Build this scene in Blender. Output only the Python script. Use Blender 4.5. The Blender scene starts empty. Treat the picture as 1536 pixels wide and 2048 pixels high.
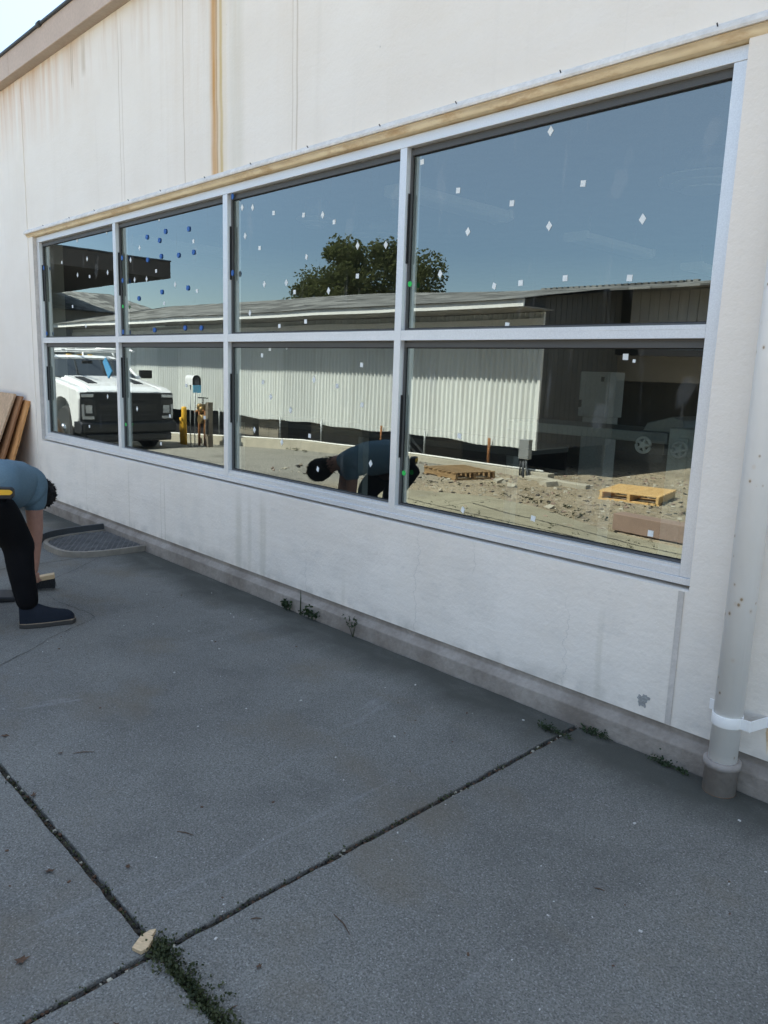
import bpy, bmesh, math, random
from mathutils import Vector, Matrix
import mathutils
R = math.radians
random.seed(7)
scn = bpy.context.scene
COL = scn.collection

# ------------------------------------------------------------------ camera
CAM = Vector((0.0, -2.8222, 1.475))
PITCH, YAW, ROLL, FPX = 10.46525, 45.88691, 1.93648, 1523.676
def cam_basis():
    cy, sy = math.cos(R(YAW)), math.sin(R(YAW)); cp, sp = math.cos(R(PITCH)), math.sin(R(PITCH))
    f = Vector((-sy*cp, cy*cp, -sp)); r = Vector((cy, sy, 0)); u = r.cross(f)
    cr, sr = math.cos(R(ROLL)), math.sin(R(ROLL))
    return f, cr*r + sr*u, -sr*r + cr*u
f_, r_, u_ = cam_basis()
cd = bpy.data.cameras.new('camera'); cam = bpy.data.objects.new('camera', cd); COL.objects.link(cam)
M = Matrix((r_, u_, -f_)).transposed().to_4x4(); M.translation = CAM
cam.matrix_world = M
cd.sensor_fit = 'VERTICAL'; cd.sensor_height = 36.0; cd.sensor_width = 27.0; cd.lens = 36.0*FPX/2048
cd.clip_start = .05; cd.clip_end = 2000
scn.camera = cam
scn.render.resolution_x = 768; scn.render.resolution_y = 1024

# ------------------------------------------------------------------ sky, sun, exposure
SUN_EL, SUN_AZ = 53.5, -20.0        # azimuth measured from +y towards +x
w = bpy.data.worlds.new('World'); scn.world = w; w.use_nodes = True
wn = w.node_tree; bg = wn.nodes['Background']
sky = wn.nodes.new('ShaderNodeTexSky'); sky.sky_type = 'NISHITA'; sky.sun_disc = False
sky.sun_elevation = R(SUN_EL); sky.sun_rotation = R(SUN_AZ); sky.air_density = 1.0; sky.dust_density = 0.05; sky.ozone_density = 1.6
sm = wn.nodes.new('ShaderNodeMix'); sm.data_type = 'RGBA'; sm.blend_type = 'MULTIPLY'; sm.inputs[0].default_value = 1; 
wtc = wn.nodes.new('ShaderNodeTexCoord'); wsx = wn.nodes.new('ShaderNodeSeparateXYZ'); wn.links.new(wtc.outputs['Generated'], wsx.inputs[0])
wmr = wn.nodes.new('ShaderNodeMapRange'); wn.links.new(wsx.outputs[2], wmr.inputs[0]); wmr.inputs[1].default_value = .15; wmr.inputs[2].default_value = .80
wmx = wn.nodes.new('ShaderNodeMix'); wmx.data_type = 'RGBA'; wn.links.new(wmr.outputs[0], wmx.inputs[0]); wmx.inputs[6].default_value = (.43, .445, .47, 1); wmx.inputs[7].default_value = (1.80, 1.37, .99, 1); wn.links.new(wmx.outputs[2], sm.inputs[7])
wn.links.new(sky.outputs[0], sm.inputs[6]); wn.links.new(sm.outputs[2], bg.inputs[0]); bg.inputs[1].default_value = .15
sd = bpy.data.lights.new('sun', 'SUN'); sd.energy = 5.0; sd.angle = R(.5); sd.color = (1, .96, .89)
so = bpy.data.objects.new('sun', sd); COL.objects.link(so)
dirn = Vector((math.sin(R(SUN_AZ))*math.cos(R(SUN_EL)), math.cos(R(SUN_AZ))*math.cos(R(SUN_EL)), math.sin(R(SUN_EL))))
so.rotation_euler = dirn.to_track_quat('Z', 'Y').to_euler(); so.location = (0, 0, 20)
scn.view_settings.view_transform = 'Standard'; scn.view_settings.look = 'None'
scn.view_settings.exposure = 1.74; scn.view_settings.gamma = 1
scn.cycles.max_bounces = 10; scn.cycles.transparent_max_bounces = 16
scn.cycles.use_denoising = True

# ------------------------------------------------------------------ node helpers
class NT:
    def __init__(s, name):
        s.m = bpy.data.materials.new(name); s.m.use_nodes = True; s.t = s.m.node_tree; s.t.nodes.clear()
        s.out = s.n('ShaderNodeOutputMaterial'); s.tc = s.n('ShaderNodeTexCoord')
    def n(s, ty, **k):
        nd = s.t.nodes.new(ty)
        for a, b in k.items(): setattr(nd, a, b)
        return nd
    def set(s, sock, v):
        if hasattr(v, 'is_output') or isinstance(v, bpy.types.NodeSocket): s.t.links.new(v, sock)
        elif v is not None:
            if isinstance(v, (tuple, list)) and len(v) == 3 and sock.type == 'RGBA': v = (*v, 1)
            sock.default_value = v
    def co(s, scale=(1, 1, 1)):
        mp = s.n('ShaderNodeMapping'); s.set(mp.inputs[0], s.tc.outputs['Object']); mp.inputs['Scale'].default_value = scale
        return mp.outputs[0]
    def noise(s, scale=5, detail=4, rough=.55, co=None, dist=0):
        nd = s.n('ShaderNodeTexNoise'); s.set(nd.inputs['Vector'], co or s.tc.outputs['Object'])
        nd.inputs['Scale'].default_value = scale; nd.inputs['Detail'].default_value = detail
        nd.inputs['Roughness'].default_value = rough; nd.inputs['Distortion'].default_value = dist
        return nd.outputs[0]
    def voro(s, scale=5, co=None, feature='F1', out='Distance'):
        nd = s.n('ShaderNodeTexVoronoi', feature=feature); s.set(nd.inputs['Vector'], co or s.tc.outputs['Object'])
        nd.inputs['Scale'].default_value = scale
        return nd.outputs[out]
    def math(s, op, a, b=None, c=None, clamp=False):
        nd = s.n('ShaderNodeMath', operation=op, use_clamp=clamp); s.set(nd.inputs[0], a)
        if b is not None: s.set(nd.inputs[1], b)
        if c is not None: s.set(nd.inputs[2], c)
        return nd.outputs[0]
    def map(s, v, a, b, c=0., d=1.):
        nd = s.n('ShaderNodeMapRange'); s.set(nd.inputs[0], v)
        for i, x in enumerate((a, b, c, d)): nd.inputs[i+1].default_value = x
        return nd.outputs[0]
    def mix(s, f, a, b, mode='MIX'):
        nd = s.n('ShaderNodeMix', data_type='RGBA', blend_type=mode); s.set(nd.inputs[0], f); s.set(nd.inputs[6], a); s.set(nd.inputs[7], b)
        return nd.outputs[2]
    def xyz(s):
        nd = s.n('ShaderNodeSeparateXYZ'); s.set(nd.inputs[0], s.tc.outputs['Object']); return nd.outputs
    def bump(s, h, strength=.3, dist=.01, normal=None):
        nd = s.n('ShaderNodeBump'); nd.inputs['Strength'].default_value = strength; nd.inputs['Distance'].default_value = dist
        s.set(nd.inputs['Height'], h)
        if normal: s.set(nd.inputs['Normal'], normal)
        return nd.outputs[0]
    def pbr(s, col, rough=.8, metal=0, normal=None, spec=.5, coat=0, emit=None):
        b = s.n('ShaderNodeBsdfPrincipled'); s.set(b.inputs['Base Color'], col); s.set(b.inputs['Roughness'], rough); s.set(b.inputs['Metallic'], metal)
        b.inputs['Specular IOR Level'].default_value = spec; b.inputs['Coat Weight'].default_value = coat
        if normal: s.set(b.inputs['Normal'], normal)
        s.t.links.new(b.outputs[0], s.out.inputs[0]); return b

def sc(c, k): return tuple(min(1, x*k) for x in c)
def basic(name, c, rough=.8, metal=0, var=.15, scale=4, fine=60, bump=.15, dist=.004, spec=.4, coat=0, c2=None, stretch=(1, 1, 1)):
    t = NT(name); co = t.co(stretch)
    n1 = t.noise(scale, 5, .6, co); n2 = t.noise(fine, 3, .6, co)
    col = t.mix(t.map(n1, .3, .7), sc(c, 1-var), c2 or sc(c, 1+var))
    col = t.mix(t.map(n2, .35, .65, 0, .25), col, sc(c, .55))
    t.pbr(col, rough, metal, t.bump(n2, bump, dist) if bump else None, spec, coat)
    return t.m

# painted stucco wall with rust run and thin streaks
def wall_mat():
    t = NT('painted_stucco'); X, Y, Z = t.xyz()
    col = t.mix(t.map(t.noise(1.3, 5, .6), .3, .7), (.83, .755, .665), (.89, .825, .745))
    st = t.noise(1.0, 6, .65, t.co((9, 9, .35)))
    col = t.mix(t.map(st, .55, .85, 0, .22), col, (.62, .56, .48))
    st2 = t.noise(1.0, 4, .6, t.co((26, 26, .9)))
    col = t.mix(t.map(st2, .66, .85, 0, .18), col, (.50, .48, .46))
    # yellow-tan wash below the soffit at the far end
    top = t.math('MULTIPLY', t.map(Z, 3.35, 4.02), t.map(X, -6.2, -7.4))
    top = t.math('MULTIPLY', top, t.map(t.noise(1.0, 5, .6, t.co((10, 10, .8))), .36, .62))
    col = t.mix(t.math('MULTIPLY', top, .75), col, (.66, .42, .25))
    wob = t.noise(1.6, 3, .5, t.co((.2, .2, 1.2)))
    xw = t.math('ADD', X, t.math('MULTIPLY', t.math('SUBTRACT', wob, .5), .05))
    def band(x0, wd, z0, z1, colr, k, soft=.35):
        nonlocal col
        d = t.math('ABSOLUTE', t.math('SUBTRACT', xw, x0)); m = t.map(d, wd, wd*soft)
        m = t.math('MULTIPLY', m, t.map(Z, z0-.05, z0+.02)); m = t.math('MULTIPLY', m, t.map(Z, z1+.08, z1-.12))
        m = t.math('MULTIPLY', m, t.map(t.noise(1.0, 4, .6, t.co((40, 40, 1.5))), .25, .55, .55, 1))
        col = t.mix(t.math('MULTIPLY', m, k), col, colr)
    band(-4.50, .115, 2.6, 4.2, (.74, .60, .38), .62, .2)
    band(-4.55, .055, 2.6, 4.2, (.58, .29, .07), .95, .15)
    band(-4.470, .022, 2.6, 4.2, (.58, .40, .13), .75)
    band(-4.52, .008, 2.6, 4.2, (.36, .17, .05), .7)
    band(-4.30, .10, 2.6, 4.2, (.70, .66, .56), .5)
    for x0, wd, z0, z1, k in ((-3.69, .010, 2.6, 3.9, .5), (-3.73, .006, 2.6, 3.6, .4), (-4.93, .006, 2.6, 4.1, .7), (-5.88, .006, 2.65, 3.9, .6), (-5.83, .006, 2.7, 3.9, .5),
                              (-6.74, .008, 3.72, 4.0, 1.5), (-6.71, .006, 3.70, 4.0, 1.2), (-6.5, .05, 3.75, 4.0, .5)):
        band(x0, wd, z0, z1, (.46, .36, .25), k)
    for x0, wd, z1, k in ((-4.28, .05, .62, .40), (-4.15, .03, .60, .3), (-4.0, .045, .63, .42), (-5.9, .012, .6, .4), (-5.3, .012, .6, .4), (-5.36, .008, .6, .4), (-6.75, .008, .6, .35), (-3.2, .02, .3, .3), (-1.55, .02, .5, .3)):
        band(x0, wd, .12, z1, (.55, .50, .40), k)
    rs = t.map(t.math('ABSOLUTE', t.math('SUBTRACT', X, -4.6)), 1.3, .1); rs = t.math('MULTIPLY', rs, t.map(Z, 2.8, 3.9, .25, 1))
    rs = t.math('MULTIPLY', rs, t.map(t.noise(1, 5, .65, t.co((7, 7, .5))), .44, .66))
    col = t.mix(t.math('MULTIPLY', rs, .34), col, (.64, .47, .30))
    sf = t.math('MULTIPLY', t.map(Z, 3.55, 4.02), t.map(t.noise(1, 5, .65, t.co((13, 13, 1.0))), .48, .7))
    col = t.mix(t.math('MULTIPLY', sf, .5), col, (.60, .42, .28))
    lw = t.math('MULTIPLY', t.map(Z, .72, .5), t.map(t.noise(2.4, 6, .7), .48, .66)); col = t.mix(t.math('MULTIPLY', lw, .22), col, (.52, .50, .47))
    # dirt near the foot and dark pits
    foot = t.math('MULTIPLY', t.map(Z, .22, .13), t.map(t.noise(9, 4), .4, .65))
    col = t.mix(t.math('MULTIPLY', foot, .5), col, (.36, .34, .30))
    pit = t.map(t.voro(5.5, t.co((1, 1, 1))), .035, .015)
    pit = t.math('MULTIPLY', pit, t.map(t.noise(3), .5, .62))
    col = t.mix(t.math('MULTIPLY', pit, .8), col, (.2, .19, .18))
    # hairline cracks of the apron
    wob2 = t.noise(4.5, 5, .7, t.co((.3, .3, 1.6)))
    xw = t.math('ADD', X, t.math('MULTIPLY', t.math('SUBTRACT', wob2, .5), .16))
    for x0, z0, z1 in ((-2.62, .14, .70), (-1.72, .14, .52), (-2.25, .55, .70), (-6.55, .3, .66), (-3.55, .14, .4)):
        band(x0, .0035, z0, z1, (.5, .47, .42), .45, .2)
    sm_ = t.map(t.noise(1, 4, .65, t.co((5, 5, 9))), .62, .72); sm_ = t.math('MULTIPLY', sm_, t.map(Z, .75, .6))
    col = t.mix(t.math('MULTIPLY', sm_, .16), col, (.42, .42, .42))
    h = t.math('ADD', t.math('MULTIPLY', t.noise(55, 4, .6), .6), t.math('MULTIPLY', t.noise(6, 3, .5, t.co((.4, 1, 1.6))), 1.2))
    t.pbr(col, .68, 0, t.bump(h, .6, .007), .4)
    return t.m

def slab_mat(name='aggregate_concrete', tint=(1, 1, 1), k=1.0):
    t = NT(name); X, Y, Z = t.xyz()
    a = (.172*k*tint[0], .166*k*tint[1], .152*k*tint[2]); b = (.245*k*tint[0], .240*k*tint[1], .216*k*tint[2])
    col = t.mix(t.map(t.noise(.9, 5, .6), .32, .68), a, b)
    col = t.mix(t.map(t.noise(2.6, 6, .6, None, .4), .50, .66, 0, .42), col, sc(a, .66))
    ag = t.voro(270, None, 'F1', 'Color'); g = t.n('ShaderNodeSeparateColor'); t.set(g.inputs[0], ag)
    v = g.outputs[0]
    col = t.mix(t.map(v, .55, 1, 0, .7), col, sc(a, .42))
    col = t.mix(t.map(g.outputs[1], .80, 1, 0, .42), col, (.46*tint[0], .46*tint[1], .44*tint[2]))
    col = t.mix(t.map(t.noise(150, 2, .6), .42, .6, 0, .5), col, sc(a, .5))
    col = t.mix(t.map(t.voro(9.0), .030, .018, 0, .8), col, (.62, .63, .6))
    # brown stain patches and pale scuffs
    col = t.mix(t.map(t.noise(1.7, 4, .55, t.co((1, 1.4, 1))), .54, .68, 0, .42), col, (.155, .125, .085))
    col = t.mix(t.map(t.noise(1, 6, .7, t.co((5, .9, 1)), .8), .62, .70, 0, .22), col, (.36, .37, .37))
    col = t.mix(t.map(t.noise(7, 6, .7), .60, .72, 0, .35), col, (.10, .098, .088))
    # dark damp strip along the foot of the wall
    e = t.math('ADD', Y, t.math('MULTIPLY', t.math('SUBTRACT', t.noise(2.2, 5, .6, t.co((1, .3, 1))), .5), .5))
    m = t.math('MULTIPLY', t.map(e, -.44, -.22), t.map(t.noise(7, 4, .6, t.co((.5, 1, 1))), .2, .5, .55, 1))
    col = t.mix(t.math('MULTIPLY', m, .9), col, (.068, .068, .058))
    h = t.math('ADD', t.math('MULTIPLY', v, -.35), t.noise(170, 2, .5))
    t.pbr(col, .88, 0, t.bump(h, .8, .004), .25)
    return t.m

def gravel_mat():
    t = NT('gravel_dirt'); X, Y, Z = t.xyz()
    col = t.mix(t.map(t.noise(.8, 6, .6), .35, .65), (.26, .205, .13), (.40, .33, .22))
    v = t.voro(38, None, 'F1', 'Color'); g = t.n('ShaderNodeSeparateColor'); t.set(g.inputs[0], v)
    col = t.mix(t.map(g.outputs[0], .45, 1, 0, .75), col, (.52, .46, .36))
    col = t.mix(t.map(g.outputs[1], .7, 1, 0, .8), col, (.07, .06, .045))
    # the road part further along is grey
    far = t.map(X, -6.9, -8.2)
    vv = t.voro(55, None, 'F1', 'Color'); gg = t.n('ShaderNodeSeparateColor'); t.set(gg.inputs[0], vv)
    rc = t.mix(gg.outputs[0], (.17, .165, .145), (.36, .345, .30))
    rc = t.mix(t.map(t.noise(1.2, 5), .5, .7, 0, .5), rc, (.12, .115, .10))
    col = t.mix(far, col, rc)
    # soil near the building, under the joints
    col = t.mix(t.map(Y, -3.6, -2.6), col, (.055, .047, .036))
    h = t.math('ADD', t.voro(38), t.noise(90, 2))
    t.pbr(col, .95, 0, t.bump(h, .8, .02), .2)
    return t.m

def shingle_mat():
    t = NT('asphalt_shingles'); b = t.n('ShaderNodeTexBrick'); t.set(b.inputs[0], t.co((1, 1, 1)))
    b.inputs['Scale'].default_value = 1; b.inputs['Brick Width'].default_value = .38; b.inputs['Row Height'].default_value = .30
    b.inputs['Mortar Size'].default_value = .012; b.inputs['Color1'].default_value = (.035, .035, .034, 1); b.inputs['Color2'].default_value = (.24, .24, .225, 1); b.inputs['Mortar'].default_value = (.04, .04, .04, 1)
    col = t.mix(t.map(t.noise(40, 3), .35, .65, 0, .4), b.outputs[0], (.22, .22, .2))
    t.pbr(col, .95, 0, t.bump(b.outputs[1], .8, -.02), .2)
    return t.m

def wood_mat(name, c1, c2, grain=(2, 30, 30)):
    t = NT(name); co = t.co(grain); n = t.noise(1.0, 6, .65, co, 1.2)
    col = t.mix(t.map(n, .3, .7), c1, c2)
    col = t.mix(t.map(t.noise(1.0, 3, .5, t.co(tuple(g*3 for g in grain))), .5, .7, 0, .4), col, sc(c1, .6))
    col = t.mix(t.map(t.voro(4), .07, .03, 0, .6), col, sc(c1, .35))
    t.pbr(col, .75, 0, t.bump(n, .25, .004), .3)
    return t.m

def glass_mat():
    t = NT('coated_glass')
    nd = t.n('ShaderNodeFresnel'); nd.inputs[0].default_value = 1.5
    fac = t.math('MULTIPLY_ADD', nd.outputs[0], 1.3, .195, True)
    wv = t.math('ADD', t.noise(.75, 1.5, .4, t.co((1.0, 1, .8))), t.math('MULTIPLY', t.noise(1, 1, .4, t.co((7.5, 1, .8))), .022))
    nb = t.bump(wv, 1.0, .0036)
    gl = t.n('ShaderNodeBsdfGlossy'); gl.inputs['Roughness'].default_value = 0; gl.inputs['Color'].default_value = (.90, .97, .93, 1); t.set(gl.inputs['Normal'], nb)
    tr = t.n('ShaderNodeBsdfTransparent'); tr.inputs[0].default_value = (.58, .64, .61, 1)
    mx = t.n('ShaderNodeMixShader'); t.set(mx.inputs[0], fac); t.set(mx.inputs[1], tr.outputs[0]); t.set(mx.inputs[2], gl.outputs[0])
    # dried drips and dust
    df = t.n('ShaderNodeBsdfDiffuse'); df.inputs[0].default_value = (.62, .63, .62, 1)
    d1 = t.map(t.noise(1, 5, .7, t.co((16, 1, 1.3))), .60, .78, 0, .12)
    d2 = t.map(t.noise(90, 3, .6), .5, .8, 0, .015)
    d3 = t.map(t.noise(1, 4, .5, t.co((4.5, 1, 2.4))), .66, .70, 0, .07)
    d = t.math('ADD', t.math('ADD', d1, d2), t.math('ADD', d3, .003))
    m2 = t.n('ShaderNodeMixShader'); t.set(m2.inputs[0], d); t.set(m2.inputs[1], mx.outputs[0]); t.set(m2.inputs[2], df.outputs[0])
    t.t.links.new(m2.outputs[0], t.out.inputs[0])
    return t.m

def siding_mat():
    t = NT('corrugated_sheet')
    pn = t.n('ShaderNodeTexWhiteNoise', noise_dimensions='1D'); X, Y, Z = t.xyz()
    t.set(pn.inputs['W'], t.math('FLOOR', t.math('DIVIDE', X, 1.1)))
    col = t.mix(t.map(pn.outputs[0], 0, 1), (.62, .645, .62), (.74, .765, .73))
    col = t.mix(t.map(t.noise(1, 5, .6, t.co((12, 1, .7))), .5, .75, 0, .4), col, (.40, .38, .33))
    t.pbr(col, .55, 0, t.bump(t.noise(3, 3), .3, .01), .4)
    return t.m

def leaf_mat(name, a, b):
    t = NT(name)
    oi = t.n('ShaderNodeObjectInfo'); n = t.noise(2.2, 3, .6); n2 = t.noise(37, 2, .6)
    col = t.mix(t.map(n, .35, .65), a, b); col = t.mix(t.map(n2, .4, .65), col, sc(b, 1.5))
    p = t.pbr(col, .6, 0, None, .35); p.inputs['Subsurface Weight'].default_value = 0
    tl = t.n('ShaderNodeBsdfTranslucent'); t.set(tl.inputs[0], col)
    mx = t.n('ShaderNodeMixShader'); mx.inputs[0].default_value = .3; t.set(mx.inputs[1], p.outputs[0]); t.set(mx.inputs[2], tl.outputs[0])
    t.t.links.new(mx.outputs[0], t.out.inputs[0])
    return t.m

def pipe_mat():
    t = NT('painted_pipe'); X, Y, Z = t.xyz()
    col = t.mix(t.map(t.noise(3, 4), .35, .65), (.86, .84, .80), (.93, .91, .88))
    v = t.voro(26, t.co((1, 1, .8))); n = t.noise(5, 2)
    m = t.math('MULTIPLY', t.map(v, .15, .08), t.map(n, .47, .54)); m2 = t.math('MULTIPLY', t.map(v, .28, .15), t.map(n, .5, .6, 0, .25))
    col = t.mix(m2, col, (.66, .48, .28)); col = t.mix(m, col, t.mix(t.noise(40), (.56, .38, .20), (.30, .26, .22)))
    st = t.noise(1, 4, .6, t.co((20, 20, 1))); col = t.mix(t.map(st, .6, .8, 0, .25), col, (.5, .47, .42))
    t.pbr(col, .45, 0, t.bump(t.noise(30, 3), .25, .003), .5); return t.m

def trim_mat():
    t = NT('tan_trim'); X, Y, Z = t.xyz()
    col = t.mix(t.map(t.noise(1, 5, .65, t.co((3, 8, 8))), .3, .7), (.74, .57, .35), (.92, .78, .54))
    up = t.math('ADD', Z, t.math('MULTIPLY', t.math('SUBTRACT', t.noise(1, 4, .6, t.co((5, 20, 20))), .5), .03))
    col = t.mix(t.map(up, 2.622, 2.636, 0, .7), col, (.44, .31, .18))  # browner towards the lip: staining, with the recess's shade painted in
    col = t.mix(t.map(t.noise(1, 5, .7, t.co((5, 20, 9))), .50, .68, 0, .65), col, (.48, .27, .11))
    t.pbr(col, .75, 0, t.bump(t.noise(60, 3), .3, .003), .3); return t.m

MT = dict(
    galv=basic('mottled_galvanised', (.62, .65, .62), .6, .1, .22, 9, 60, .1),
    wall=wall_mat(), slab=slab_mat(), apron=slab_mat('yard_concrete', (1.03, .97, .76), 1.85), gravel=gravel_mat(), shingle=shingle_mat(), glass=glass_mat(), siding=siding_mat(), eboards=basic('end_boards', (.11, .11, .105), .85, 0, .12, 3, 30, .3, stretch=(6, 6, .4)), bboards=basic('bay_boards', (.46, .45, .42), .85, 0, .12, 3, 30, .3, stretch=(6, 6, .4)), dboards=basic('dark_boards', (.13, .125, .115), .85, 0, .12, 3, 30, .3, stretch=(6, 6, .4)),
    curb=basic('painted_curb', (.26, .22, .185), .85, 0, .16, 5, 45, .6, .008, .3, c2=(.40, .355, .31)),
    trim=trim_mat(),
    trimw=basic('white_lip', (.78, .74, .69), .8, 0, .12, 12, 50, .4, .005),
    strip=basic('beige_strip', (.62, .57, .52), .8, 0, .12, 9, 60, .3, .004),
    fascia=basic('beige_fascia', (.56, .44, .36), .75, 0, .06, 3, 40, .1, .003),
    soffit=basic('brown_soffit', (.44, .36, .29), .8, 0, .06, 3, 40, .1, .003),
    gutter=basic('dark_pipe', (.05, .055, .06), .5, 0, .2),
    alu=basic('anodised_aluminium', (.80, .81, .82), .42, .40, .03, 3, 200, .03, .0005, .5),
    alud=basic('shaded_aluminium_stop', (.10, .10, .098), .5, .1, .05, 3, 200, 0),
    gasket=basic('black_gasket', (.012, .012, .013), .6, 0, .1, bump=0),
    stick=basic('white_sticker', (.86, .88, .86), .6, 0, .03, bump=0, fine=20),
    blue=basic('blue_sticker', (.03, .13, .42), .5, 0, .1, bump=0),
    green=basic('green_sticker', (.02, .60, .10), .5, 0, .08, bump=0),
    tape=basic('cyan_tape', (.16, .55, .80), .6, 0, .05, bump=0),
    pipe=pipe_mat(),
    boot=basic('rusty_grey_boot', (.34, .30, .27), .8, 0, .18, 6, 40, .5, .005),
    rust=basic('rust', (.30, .13, .045), .9, 0, .3, 12, 60, .5),
    ply=wood_mat('plywood', (.42, .17, .055), (.66, .34, .13), (6, 6, 1.4)),
    plyd=wood_mat('dark_plywood', (.20, .09, .04), (.34, .17, .08), (6, 6, 1.4)),
    osb=basic('strand_board', (.55, .37, .23), .8, 0, .22, 22, 60, .4, .004),
    pallet=wood_mat('pallet_wood', (.55, .34, .13), (.75, .52, .24), (3, 20, 20)),
    oldpal=wood_mat('old_pallet_wood', (.22, .13, .06), (.42, .29, .15), (3, 20, 20)),
    oldwood=wood_mat('weathered_wood', (.12, .10, .08), (.26, .22, .17), (3, 20, 20)),
    black=basic('black_paint_and_shade', (.012, .012, .014), .55, 0, .2, bump=0), dark=basic('dark_interior', (.030, .030, .030), .9, 0, .2, bump=0),
    rubber=basic('tyre_rubber', (.022, .022, .023), .85, 0, .2), chrome=basic('chrome', (.75, .76, .77), .18, 1, .05, bump=0),
    twhite=basic('truck_paint', (.80, .81, .81), .28, 0, .02, 2, 20, 0, .001, .5, .6), tdark=basic('dark_trim', (.02, .021, .024), .4, 0, .1, bump=0),
    tglass=basic('vehicle_glass', (.02, .025, .03), .04, 0, .1, bump=0, spec=.9), red=basic('red_lamp', (.5, .03, .02), .3, 0, .1, bump=0), lens=basic('lamp_lens', (.5, .52, .54), .15, .3, .1, bump=0),
    yellow=basic('yellow_bollard', (.75, .42, .03), .6, 0, .12, 5, 30, .2), brass=basic('brass_valve', (.28, .19, .08), .5, .6, .25),
    wfascia=basic('white_fascia', (.80, .80, .76), .6, 0, .05, 3, 30, .1), boards=basic('grey_boards', (.27, .26, .24), .85, 0, .1, 3, 30, .3, stretch=(6, 6, .4)),
    block=basic('cinder_block', (.30, .27, .21), .9, 0, .15, 4, 60, .6), steel=basic('galvanised_steel', (.36, .38, .38), .5, .5, .12, 7, 80, .1),
    brownc=basic('brown_canopy', (.085, .068, .055), .8, 0, .08), crete=basic('kerb_concrete', (.42, .39, .31), .9, 0, .15, 3, 50, .5, .008), redblock=basic('brown_block', (.27, .19, .15), .9, 0, .12, 4, 50, .4),
    bark=basic('bark', (.12, .09, .065), .9, 0, .3, 8, 40, .8, .02),
    leaf=leaf_mat('tree_leaves', (.040, .055, .020), (.11, .12, .050)), weed=leaf_mat('weed_leaves', (.012, .026, .009), (.028, .045, .016)), moss=leaf_mat('moss', (.022, .034, .012), (.055, .062, .025)),
    dryleaf=basic('dry_leaf', (.10, .055, .032), .8, 0, .3, 20), chip=basic('fresh_wood', (.62, .45, .27), .8, 0, .18, 30, 90, .3, .002, stretch=(1, 5, 5)),
    ceil=basic('interior_ceiling', (.46, .48, .50), .9, 0, .05), inwall=basic('interior_wall', (.12, .12, .115), .9, 0, .1), infloor=basic('interior_floor', (.07, .07, .07), .7, 0, .1),
    lampw=basic('fixture_white', (.85, .85, .82), .5, 0, .03, bump=0), cab=basic('cabinet_grey', (.55, .53, .50), .6, 0, .05),
    skin=basic('skin', (.42, .22, .16), .55, 0, .10, 6, 40, .1), shirt=basic('blue_grey_cotton', (.13, .20, .25), .9, 0, .12, 5, 120, .4, .004, .2), trousers=basic('black_trousers', (.007, .007, .008), .95, 0, .2, 6, 120, .3, .003, .1),
    shoe=basic('navy_suede', (.014, .018, .026), .9, 0, .2, 9, 90, .3, .002, .2), sole=basic('dark_sole', (.05, .045, .04), .8, 0, .1), welt=basic('tan_welt', (.22, .17, .12), .8, 0, .1), hair=basic('dark_hair', (.010, .008, .007), .8, 0, .3, 40, 200, .8, .004),
    patch=basic('bare_concrete', (.36, .36, .35), .95, 0, .2, 30, 90, .8, .01), crack=basic('crack_dirt', (.045, .04, .034), .95, 0, .3, bump=0), grate=basic('dirty_steel_grate', (.17, .165, .16), .75, .3, .25, 9, 40, .3),
    rim=basic('painted_rim', (.25, .22, .18), .8, 0, .18, 8, 30, .4),
)

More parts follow.
